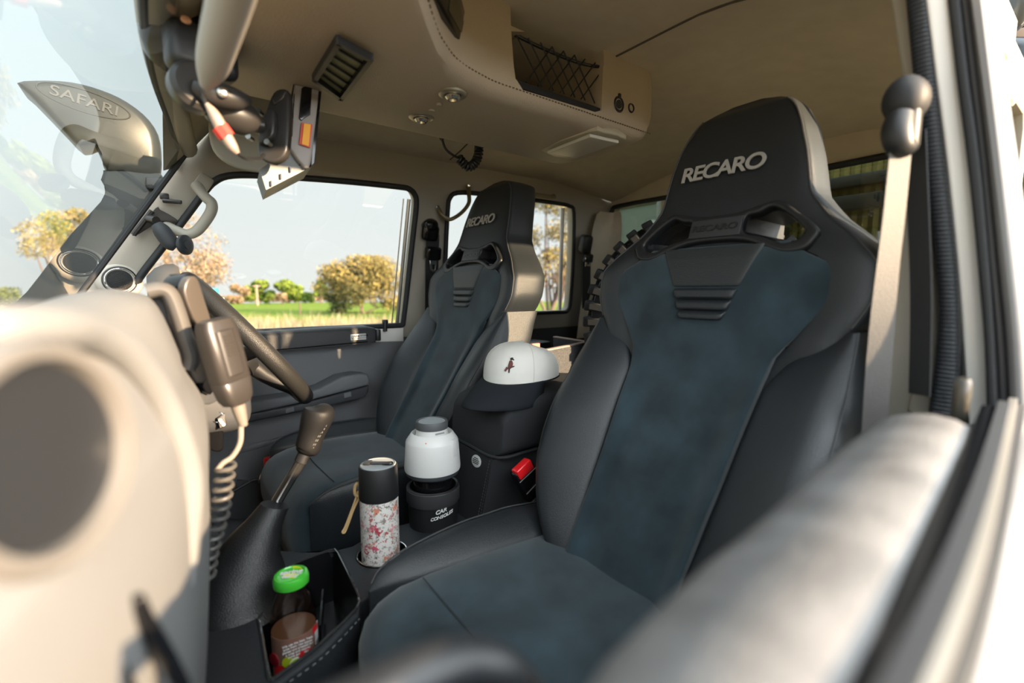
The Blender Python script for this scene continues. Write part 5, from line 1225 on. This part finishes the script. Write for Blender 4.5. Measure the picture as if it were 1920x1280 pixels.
sto = thing('storage_drawers', 'grey felt covered storage box with pale edging behind the seats', 'box', (1.1, 1.2, -.6))
def felt(nm, a, b, h, th=.014):
    a, b = V3(a), V3(b); d = (b-a).normalized(); n = V3((0, 0, 1)).cross(d); L0 = (b-a).length
    o = ob(nm, rbox((a+b)/2+V3((0, 0, -h/2)), (L0, th, h), ax=(d, n, V3((0, 0, 1))), b=.002), FELT, sto)
    ob('edge_strip', rbox((a+b)/2+V3((0, 0, .0015)), (L0, th+.002, .004), ax=(d, n, V3((0, 0, 1))), b=.001), mat('pink beige edging', (.50, .36, .30), .6), o)
felt('end_panel', atZ(1040, 632, -.165), atZ(1100, 641, -.165), .20)
felt('side_panel', atZ(1022, 657, -.165), atZ(1110, 640, -.165), .22)
ob('drawer_top', rbox((1.2, .75, -.46), (.44, 1.1, .02), b=.003), FELT, sto)
ob('inner_box', rbox((1.05, 1.30, -.21), (.16, .10, .06), b=.012), PLASTIC, sto)
pk = tag(ob('bag_tag', rbox(atZ(1003, 651, -.165)+V3((0, 0, .004)), (.03, .012, .016), b=.002), mat('salmon fabric', (.75, .25, .20), .8), origin=tuple(atZ(1003, 651, -.165))), 'small salmon fabric tab showing just behind the cap', 'tag')
# fuse and relay panel in the near rear corner
fb = thing('electrical_panel', 'black labelled fuse panel in a grey frame behind the near seat', 'electrical panel', tuple(atX(1650, 720, 1.1)))
XE = 1.12
GRY = mat('panel grey', (.11, .125, .13), .45)
ob('panel_frame', J(ribbon([atX(1560, 676, XE), atX(1770, 700, XE)], (0, 0, 1), .014, .03, 0), ribbon([atX(1560, 742, XE-.01), atX(1770, 776, XE-.01)], (0, 0, 1), .016, .04, 0)), GRY, fb)
ob('panel_face', plate([atX(x, y, XE+.012) for x, y in [(1560, 676), (1770, 700), (1770, 776), (1560, 742)]], [], (-1, 0, 0), .01, 0), mat('panel black', (.012, .012, .013), .35), fb)
LT = mat('label print', (.45, .45, .44), .6)
for s_, x, y, sz in (('Solar X2', 1612, 701, .021), ('Compressor', 1612, 717, .014), ('Main Fuses', 1610, 731, .016)):
    text(s_, atX(x, y, XE+.0005), (0, -1, -.03), (0, 0, 1), sz, LT, fb, bold=.005)
ob('lower_shelf', plate([atX(x, y, XE-.02) for x, y in [(1560, 750), (1770, 782), (1790, 830), (1560, 790)]], [], (-1, 0, 0), .03, .002), mat('slate panel', (.09, .10, .105), .5), fb)
ob('clear_cover', plate(cat([atX(x, y, XE-.012) for x, y in [(1656, 692), (1685, 694), (1700, 715), (1712, 740), (1716, 765), (1656, 758)]], 2, closed=True), [], (-1, 0, 0), .003, 0), glassmat('clear cover', (.75, .78, .78), 1.5, .1), fb)
rdw = mat('red cable sheath', (.75, .015, .03), .4)
cab = tag(ob('red_cables', J(tube([atX(x, y, XE-.004) for x, y in [(1640, 742), (1680, 731), (1700, 716), (1722, 710)]], .0050, 8, sm=5), tube([atX(x, y, XE-.006) for x, y in [(1650, 722), (1675, 720), (1694, 712), (1712, 708)]], .0032, 8, sm=5), tube([atX(x, y, XE-.004) for x, y in [(1690, 706), (1706, 722), (1714, 745)]], .0022, 8, sm=5)), rdw, origin=tuple(atX(1680, 731, XE-.004))), 'red cables running across the fuse panel behind the near seat', 'cable')
clo = []
cp0 = atX(1592, 796, .95)
Vc = []; Fc = []
for i in range(9):
    for j in range(9):
        u_, v_ = i/8, j/8
        Vc.append(atX(1578+26*u_+8*v_-8*u_*v_, 768+24*u_+42*v_-22*u_*v_, .95)+V3((.012*math.sin(5*u_+3*v_)+.02*v_, 0, .004*math.sin(9*u_))))
for i in range(8):
    for j in range(8): Fc.append([i*9+j, (i+1)*9+j, (i+1)*9+j+1, i*9+j+1])
cl2 = tag(ob('cloth', (Vc, Fc), mat('pale cloth', (.42, .39, .37), .9, bump=1, bscale=200), origin=tuple(cp0)), 'crumpled pale cloth poking out between the near seat and door', 'cloth')
md = cl2.modifiers.new('thickness', 'SOLIDIFY'); md.thickness = .004
# =================================================================== outside
GZ = -1.55
def terrain():
    m = bpy.data.materials.new('paddock'); m.use_nodes = True; t = m.node_tree; L = t.links.new; p = t.nodes['Principled BSDF']; p.inputs['Roughness'].default_value = 1; p.inputs['Specular IOR Level'].default_value = .1
    g = t.nodes.new('ShaderNodeNewGeometry'); s_ = t.nodes.new('ShaderNodeSeparateXYZ'); L(g.outputs['Position'], s_.inputs[0])
    n1 = t.nodes.new('ShaderNodeTexNoise'); n1.inputs['Scale'].default_value = .35; n1.inputs['Detail'].default_value = 8; L(g.outputs['Position'], n1.inputs[0])
    n2 = t.nodes.new('ShaderNodeTexNoise'); n2.inputs['Scale'].default_value = 3; n2.inputs['Detail'].default_value = 6; L(g.outputs['Position'], n2.inputs[0])
    ad = t.nodes.new('ShaderNodeMath'); ad.operation = 'MULTIPLY_ADD'; L(n1.outputs[0], ad.inputs[0]); ad.inputs[1].default_value = 9; L(s_.outputs[1], ad.inputs[2])
    r = t.nodes.new('ShaderNodeMapRange'); r.inputs[1].default_value = 19.5; r.inputs[2].default_value = 24; L(ad.outputs[0], r.inputs[0])
    gr = t.nodes.new('ShaderNodeMix'); gr.data_type = 'RGBA'; gr.inputs[6].default_value = (.11, .18, .022, 1); gr.inputs[7].default_value = (.19, .25, .04, 1); L(n1.outputs[0], gr.inputs[0])
    dr = t.nodes.new('ShaderNodeMix'); dr.data_type = 'RGBA'; dr.inputs[6].default_value = (.14, .11, .06, 1); dr.inputs[7].default_value = (.25, .20, .12, 1); L(n2.outputs[0], dr.inputs[0])
    mi_ = t.nodes.new('ShaderNodeMix'); mi_.data_type = 'RGBA'; L(r.outputs[0], mi_.inputs[0]); L(dr.outputs[2], mi_.inputs[6]); L(gr.outputs[2], mi_.inputs[7]); L(mi_.outputs[2], p.inputs['Base Color'])
    return m
gv = []; gf = []
NG = 90
for i in range(NG+1):
    for j in range(NG+1):
        x = -260+520*i/NG; y = -120+420*j/NG; r_ = math.hypot(x, y)
        gv.append(V3((x, y, GZ-.09*max(0, r_-70))))
for i in range(NG):
    for j in range(NG): a = i*(NG+1)+j; gf.append([a, a+NG+1, a+NG+2, a+1])
struct('ground', (gv, gf), terrain())
# dry grass: blades in tufts along the paddock edge
DG = [mat('dry grass straw', (.27, .21, .13), .9), mat('dry grass pale', (.35, .29, .20), .9), mat('grass green', (.15, .19, .05), .9)]
rng = random.Random(3); V = []; F = []; M = []
for k in range(16000):
    d_ = rng.uniform(13, 26); px_k = rng.uniform(-100, 1150); v = ray(px_k, 560); v = V3((v.x, v.y, 0)).normalized()
    p = v*d_/max(v.dot(HD), .2)*.8; p.z = GZ; h = rng.uniform(.25, .62)*(1.1 if rng.random() < .9 else 1.5); a = rng.uniform(0, 6.28); w_ = rng.uniform(.008, .02)
    e = V3((math.cos(a), math.sin(a), 0)); ln = V3((rng.uniform(-.2, .2), rng.uniform(-.2, .2), 0))*h
    n0 = len(V); V += [p-e*w_, p+e*w_, p+e*w_*.6+ln*.4+V3((0, 0, h*.6)), p-e*w_*.6+ln*.4+V3((0, 0, h*.6)), p+ln+V3((0, 0, h))]
    F += [[n0, n0+1, n0+2, n0+3], [n0+3, n0+2, n0+4]]; mm = 2 if rng.random() < .12 else (1 if rng.random() < .45 else 0); M += [mm, mm]
tag(ob('dry_grass', (V, F, M), DG, smooth=0), 'long dry straw-coloured grass along the paddock edge', 'grass', kind='stuff')
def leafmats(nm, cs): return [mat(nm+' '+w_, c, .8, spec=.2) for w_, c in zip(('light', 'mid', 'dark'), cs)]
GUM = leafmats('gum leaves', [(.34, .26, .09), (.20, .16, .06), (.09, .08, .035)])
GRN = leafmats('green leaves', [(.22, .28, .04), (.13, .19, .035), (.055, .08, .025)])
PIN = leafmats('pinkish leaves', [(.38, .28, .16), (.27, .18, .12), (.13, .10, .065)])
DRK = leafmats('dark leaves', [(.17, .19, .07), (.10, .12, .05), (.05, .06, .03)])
BARK = mat('bark', (.16, .11, .09), .9, bump=1, bscale=20)
def tree(name, label, x, yb, dist, x0_, x1_, ytop, mats, n=5000, leaf=.10, blobs=14, group='gum trees around the near edge of the paddock', low=.25, seed=1, shape=1.0, hollow=.45, trunks=3, tk=1.0, dsp=.34):
    rg = random.Random(seed); v = ray(x, yb); v = V3((v.x, v.y, 0)).normalized(); D_ = dist/v.dot(HD); base = v*D_; base.z = GZ
    sc_ = D_/ray(x, 547).length*1.0
    w_ = (x1_-x0_)/FOC*dist; H_ = (575-ytop)/FOC*dist+ (0 - GZ)*0; top = (547-ytop)/FOC*dist/math.cos(PITCH); H_ = top-GZ
    right = V3((v.y, -v.x, 0)); cx0 = ((x0_+x1_)/2-x)/FOC*dist
    t = thing(name, label, 'tree', tuple(base), group)
    cs = []
    for k in range(blobs):
        a = rg.uniform(0, 6.28); rr_ = math.sqrt(rg.random()); zf = low+(1-low)*rg.random()**.8
        env = math.sqrt(max(0, 1-((zf-.5)/.62)**2)) if shape else 1
        cs.append((base+right*(cx0+math.cos(a)*rr_*w_*.40*env)+v*(math.sin(a)*rr_*w_*dsp*env)+V3((0, 0, H_*zf*.90)), rg.uniform(.6, 1)*w_*.25))
    V = []; F = []; M = []
    for k in range(n):
        c, r = cs[rg.randrange(blobs)]
        d = V3((rg.gauss(0, 1), rg.gauss(0, 1), rg.gauss(0, 1))).normalized()*r*(hollow+(1-hollow)*rg.random())
        d.z *= .75
        p = c+d
        if p.z > base.z+H_: p.z = base.z+H_-rg.random()*.3
        if p.z < GZ+.05: p.z = GZ+.05
        e = V3((rg.gauss(0, 1), rg.gauss(0, 1), rg.gauss(0, 1))).normalized(); f = e.cross(V3((rg.gauss(0, 1), rg.gauss(0, 1), rg.gauss(0, 1)))).normalized(); s = leaf*rg.uniform(.5, 1.2)
        n0 = len(V); V += [p-e*s, p+f*s*.5, p+e*s, p-f*s*.5]; F.append([n0, n0+1, n0+2, n0+3])
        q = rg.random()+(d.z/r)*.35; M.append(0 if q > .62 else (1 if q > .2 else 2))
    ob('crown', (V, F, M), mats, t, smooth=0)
    tr = []
    for k in range(trunks):
        tgt = cs[rg.randrange(blobs)][0]; b = base+right*(rg.uniform(-.06, .06)*w_)
        mid = b.lerp(tgt, .5)+V3((rg.uniform(-.1, .1), rg.uniform(-.1, .1), 0))*w_*.4
        tr.append(tube([b, mid, tgt], [H_*.028*tk, H_*.018*tk, H_*.006*tk], 7, sm=4))
        for q in range(2):
            t2 = cs[rg.randrange(blobs)][0]; tr.append(tube([mid, mid.lerp(t2, .5)+V3((0, 0, .05*H_)), t2], [H_*.013*tk, H_*.009*tk, H_*.003*tk], 6, sm=3))
    ob('trunk', J(*tr), BARK, t)
    return t
TG_ = 'trees along the far side of the paddock'
tree('gum_tree', 'large golden leaved bushy tree at the right of the far front window', 682, 588, 32, 606, 762, 482, GUM, 14000, .11, 26, seed=2, low=.12, trunks=4, tk=.6)
tree('gum_tree', 'dark low shrub at the left foot of the golden tree', 640, 590, 34, 600, 680, 542, DRK, 3500, .09, 9, seed=5, low=.15)
tree('gum_tree', 'sparse pinkish leaved tree just behind the far windscreen pillar and wheel', 365, 580, 24, 292, 434, 402, PIN, 7000, .07, 26, seed=8, low=.30, hollow=.5, trunks=5, tk=.5)
tree('gum_tree', 'spreading yellow-green tree seen through the left of the windscreen', 120, 590, 26, 62, 196, 380, GUM, 4500, .08, 13, seed=9, low=.60, hollow=.5, trunks=3, tk=.5)
tree('gum_tree', 'tall tangled golden tree filling the far rear side window', 1032, 572, 22, 968, 1110, 350, GUM, 9000, .07, 30, seed=11, low=.28, hollow=.4, trunks=7, tk=.45)
tree('round_tree', 'bright green round tree left of the gap in the far row', 540, 572, 62, 515, 568, 523, GRN, 4500, .24, 12, TG_, seed=12, low=.1)
tree('round_tree', 'broad green tree above the wooden pole in the far row', 490, 572, 63, 462, 514, 528, GRN, 4500, .24, 12, TG_, seed=13, low=.1)
tree('round_tree', 'small lime green bush in front of the far row', 506, 574, 55, 496, 516, 552, GRN, 1600, .18, 6, TG_, seed=14, low=.1)
tree('round_tree', 'small lime green hedge right of the round tree in the far row', 574, 573, 60, 556, 592, 550, GRN, 2000, .18, 8, TG_, seed=15, low=.05)
tree('round_tree', 'small dark green tree standing left of the golden bush', 603, 572, 58, 588, 618, 527, GRN, 2600, .2, 9, TG_, seed=16, low=.15)
tree('round_tree', 'grey-brown scrub at the left end of the far row', 452, 574, 57, 432, 472, 536, PIN, 3000, .22, 9, TG_, seed=17, low=.1)
tree('round_tree', 'grey-pink bare scrub between the green trees', 530, 574, 53, 516, 544, 552, PIN, 1600, .2, 6, TG_, seed=18, low=.1)
tree('dark_tree', 'dark green tree mass at the far left edge under the windscreen', 8, 590, 45, -60, 46, 540, DRK, 5000, .16, 14, seed=19, low=.1)
tree('dark_tree', 'dark tree peeping between the windscreen edge and far seat headrest', 858, 580, 50, 832, 874, 505, DRK, 1800, .13, 8, seed=21, low=.1)
tree('gum_tree', 'pale gum sprig above the snorkel at the top of the far pillar', 318, 560, 30, 296, 342, 318, GUM, 1500, .08, 6, seed=23, low=.82, trunks=1)
tree('hedge_row', 'low brown-green hedge joining the far trees along the paddock end', 520, 568, 74, 400, 640, 557, PIN, 9000, .25, 60, seed=31, low=.02, shape=0, trunks=1, dsp=.03)
pv = ray(483, 574); pv = V3((pv.x, pv.y, 0)).normalized(); pb = pv*50/pv.dot(HD)
tag(ob('wooden_pole', J(tube([V3((pb.x, pb.y, GZ)), V3((pb.x, pb.y, .62))], [.11, .09], 10), rbox((pb.x, pb.y, .5), (.7, .1, .1), b=0)), mat('weathered pole', (.36, .25, .20), .9), origin=(pb.x, pb.y, GZ)), 'thin weathered wooden pole standing in front of the far tree row', 'pole')
pb2 = atZ(563, 592, GZ)
tag(ob('fence_post', tube([pb2, pb2+V3((0, 0, .75))], .05, 8), mat('weathered post', (.14, .09, .07), .9), origin=tuple(pb2)), 'short dark fence post in the dry grass', 'post')
# snorkel intake outside the far pillar
sn = thing('snorkel', 'black raised air intake snorkel outside the far windscreen pillar', 'snorkel', tuple(atY(240, 330, 1.6)))
SNB = mat('snorkel plastic', (.028, .029, .025), .33, spec=.3)
YS = 1.58
hd_px = [(28, 150), (60, 146), (110, 147), (150, 153), (190, 165), (225, 180), (255, 199), (280, 222), (297, 250), (303, 285), (302, 322), (290, 332), (262, 330), (200, 318), (192, 300), (184, 285), (178, 268), (170, 266), (148, 272), (120, 245), (85, 208), (50, 172)]
P = cat([atY(x, y, YS) for x, y in hd_px], 2, closed=True)
c = sum(P, V3())/len(P)
rings = []
for dy, s in ((-.004, .80), (0, .90), (.008, .97), (.02, 1.0), (.10, 1.0), (.12, .95), (.125, .85)):
    rings.append([c+(p-c)*s+V3((0, dy, 0)) for p in P])
hdo = ob('ram_head', loft(rings), SNB, sn)
ob('collar', tube([atY(196, 340, YS+.05), atY(240, 345, YS+.05), atY(298, 352, YS+.05)], .028, 14, sm=4), SNB, sn)
body_px = [(195, 318), (300, 322), (304, 350), (285, 385), (232, 452), (165, 545), (120, 600), (-40, 640), (-60, 612), (20, 575), (70, 520), (130, 440), (190, 375), (200, 345)]
P = cat([atY(x, y, YS) for x, y in body_px], 2, closed=True); c = sum(P, V3())/len(P)
rings = [[p+(c-p)*k+V3((0, dy, 0)) for p in P] for dy, k in ((.0, .06), (.004, .02), (.015, 0), (.08, 0), (.09, .03))]
ob('body', loft(rings), SNB, sn)
ob('strap_clip', rbox(atY(292, 345, YS-.01), (.04, .02, .03), b=.004), PLASTIC, sn)
sx_ = (atY(205, 206, YS)-atY(120, 178, YS)).normalized(); sy_ = V3((0, -1, 0)).cross(sx_); sy_ = sy_*(1 if sy_.z > 0 else -1)
text('SAFARI', atY(160, 190, YS-.0045), sx_, sy_, .034, mat('embossed gloss', (.05, .048, .04), .3), hdo, name='embossed_lettering', ext=.0015, sx=1.2, bold=.004)
ob('embossed_oval', tube([atY(160, 190, YS-.004)+sx_*.085*math.cos(t)+sy_*.026*math.sin(t) for t in [k*math.pi/16 for k in range(32)]], .0015, 6, closed=True), SNB, hdo)
ob('mounting_bracket', rbox(atY(325, 385, 1.53), (.03, .16, .02), b=.003), PLASTIC, sn)
# tray canopy behind the cab
cn = thing('tray_canopy', 'pale canopy body with framed window behind the cab', 'canopy', (2.0, .8, -.6)); 
CNG = mat('canopy grey', (.42, .44, .43), .5); CNW = mat('timber brown', (.24, .145, .085), .6); OLV = mat('olive interior', (.16, .15, .075), .7)
ob('front_wall', J(rbox((1.82, .64, .0), (.04, 1.22, 1.3), b=.01), rbox((1.82, 1.4, -.26), (.04, .34, .78), b=.01)), OLV, cn)
ob('window_frame', J(rbox((1.79, 1.28, .26), (.04, .03, .34), b=.006), rbox((1.79, 1.62, .26), (.04, .03, .34), b=.006), rbox((1.79, 1.45, .40), (.04, .36, .03), b=.006), rbox((1.79, 1.45, .11), (.04, .36, .04), b=.006)), CNG, cn)
ob('window_pane', rbox((1.80, 1.45, .255), (.006, .32, .28), b=.001), glassmat('frosted pane', (.45, .50, .46), 1.5, .2), cn)
ob('brown_panel', rbox((1.77, 1.15, .27), (.03, .22, .36), b=.004), CNW, cn)
ob('curtain', J(*[tube([V3((1.765, .30+.028*i, .42)), V3((1.765, .30+.028*i, -.1))], .018, 8) for i in range(16)]), mat('ochre curtain', (.34, .29, .10), .9), cn)
ob('dark_shelf', J(rbox((1.74, .62, .335), (.05, .36, .035), b=.005), rbox((1.74, .62, .27), (.05, .36, .045), b=.005)), mat('shelf slate', (.05, .06, .065), .3), cn)
ob('side_rail', rbox((1.72, .45, .02), (.06, .5, .03), b=.01), CNG, cn)
# canopy flank, tubes and lamp seen outside past the door frame
ob('flank', J(rbox((1.95, .02, .06), (.5, .22, .9), b=.03, seg=3)), mat('shade-darkened grey paint', (.11, .125, .13), .3, coat=.5), cn)  # grey darkened in the colour so the sun-struck flank looks unlit
tr_ = thing('roof_rack_tube', 'grey steel tubes and bracket at the top right edge outside the door frame', 'rack', tuple(atX(1900, 60, 1.45)))
ob('tube', tube([atX(1850, 62, 1.45), atX(1878, 55, 1.45), atX(1905, 30, 1.43), atX(1925, -30, 1.42)], .022, 14, sm=5), mat('gunmetal tube', (.10, .11, .12), .25, metal=.6), tr_)
ob('tube', tube([atX(1850, 118, 1.5), atX(1890, 112, 1.5), atX(1960, 120, 1.5)], .045, 16, sm=5), mat('gunmetal tube', (0, 0, 0)), tr_)
ob('bracket', rbox(atX(1905, 78, 1.5), (.05, .12, .035), b=.006), mat('primer bracket', (.45, .34, .26), .5), tr_)
ob('backing', rbox(atX(1900, 20, 1.6), (.04, .25, .25), b=.01), GLOSSB, tr_)
ob('rub_rail', tube([atX(1880, 272, 1.62), atX(1960, 268, 1.62)], .022, 12), CHROME, tr_)
gt = thing('gutter_lamp', 'cream roof gutter end with small lamp housing outside the door frame', 'gutter', tuple(atX(1880, 180, .9)))
ob('gutter', ribbon([atX(1838, -40, .9), atX(1858, 70, .9), atX(1876, 150, .9)], (0, 1, 0), .014, .02, 4), mat('gutter cream', (.28, .24, .16), .4), gt)
ob('lamp_end', tube([atX(1874, 140, .9), atX(1880, 170, .9), atX(1885, 190, .9), atX(1886, 202, .9)], [.008, .011, .012, .006], 14, sm=4), mat('lamp cream', (.60, .52, .38), .3, coat=.5), gt)
ob('rubber_insert', ribbon([atX(1842, -40, .893), atX(1862, 70, .893), atX(1878, 150, .893)], (0, 1, 0), .004, .01, 4), PLASTIC, gt)

for o in bpy.data.objects:
    if '_o' in o: del o['_o']
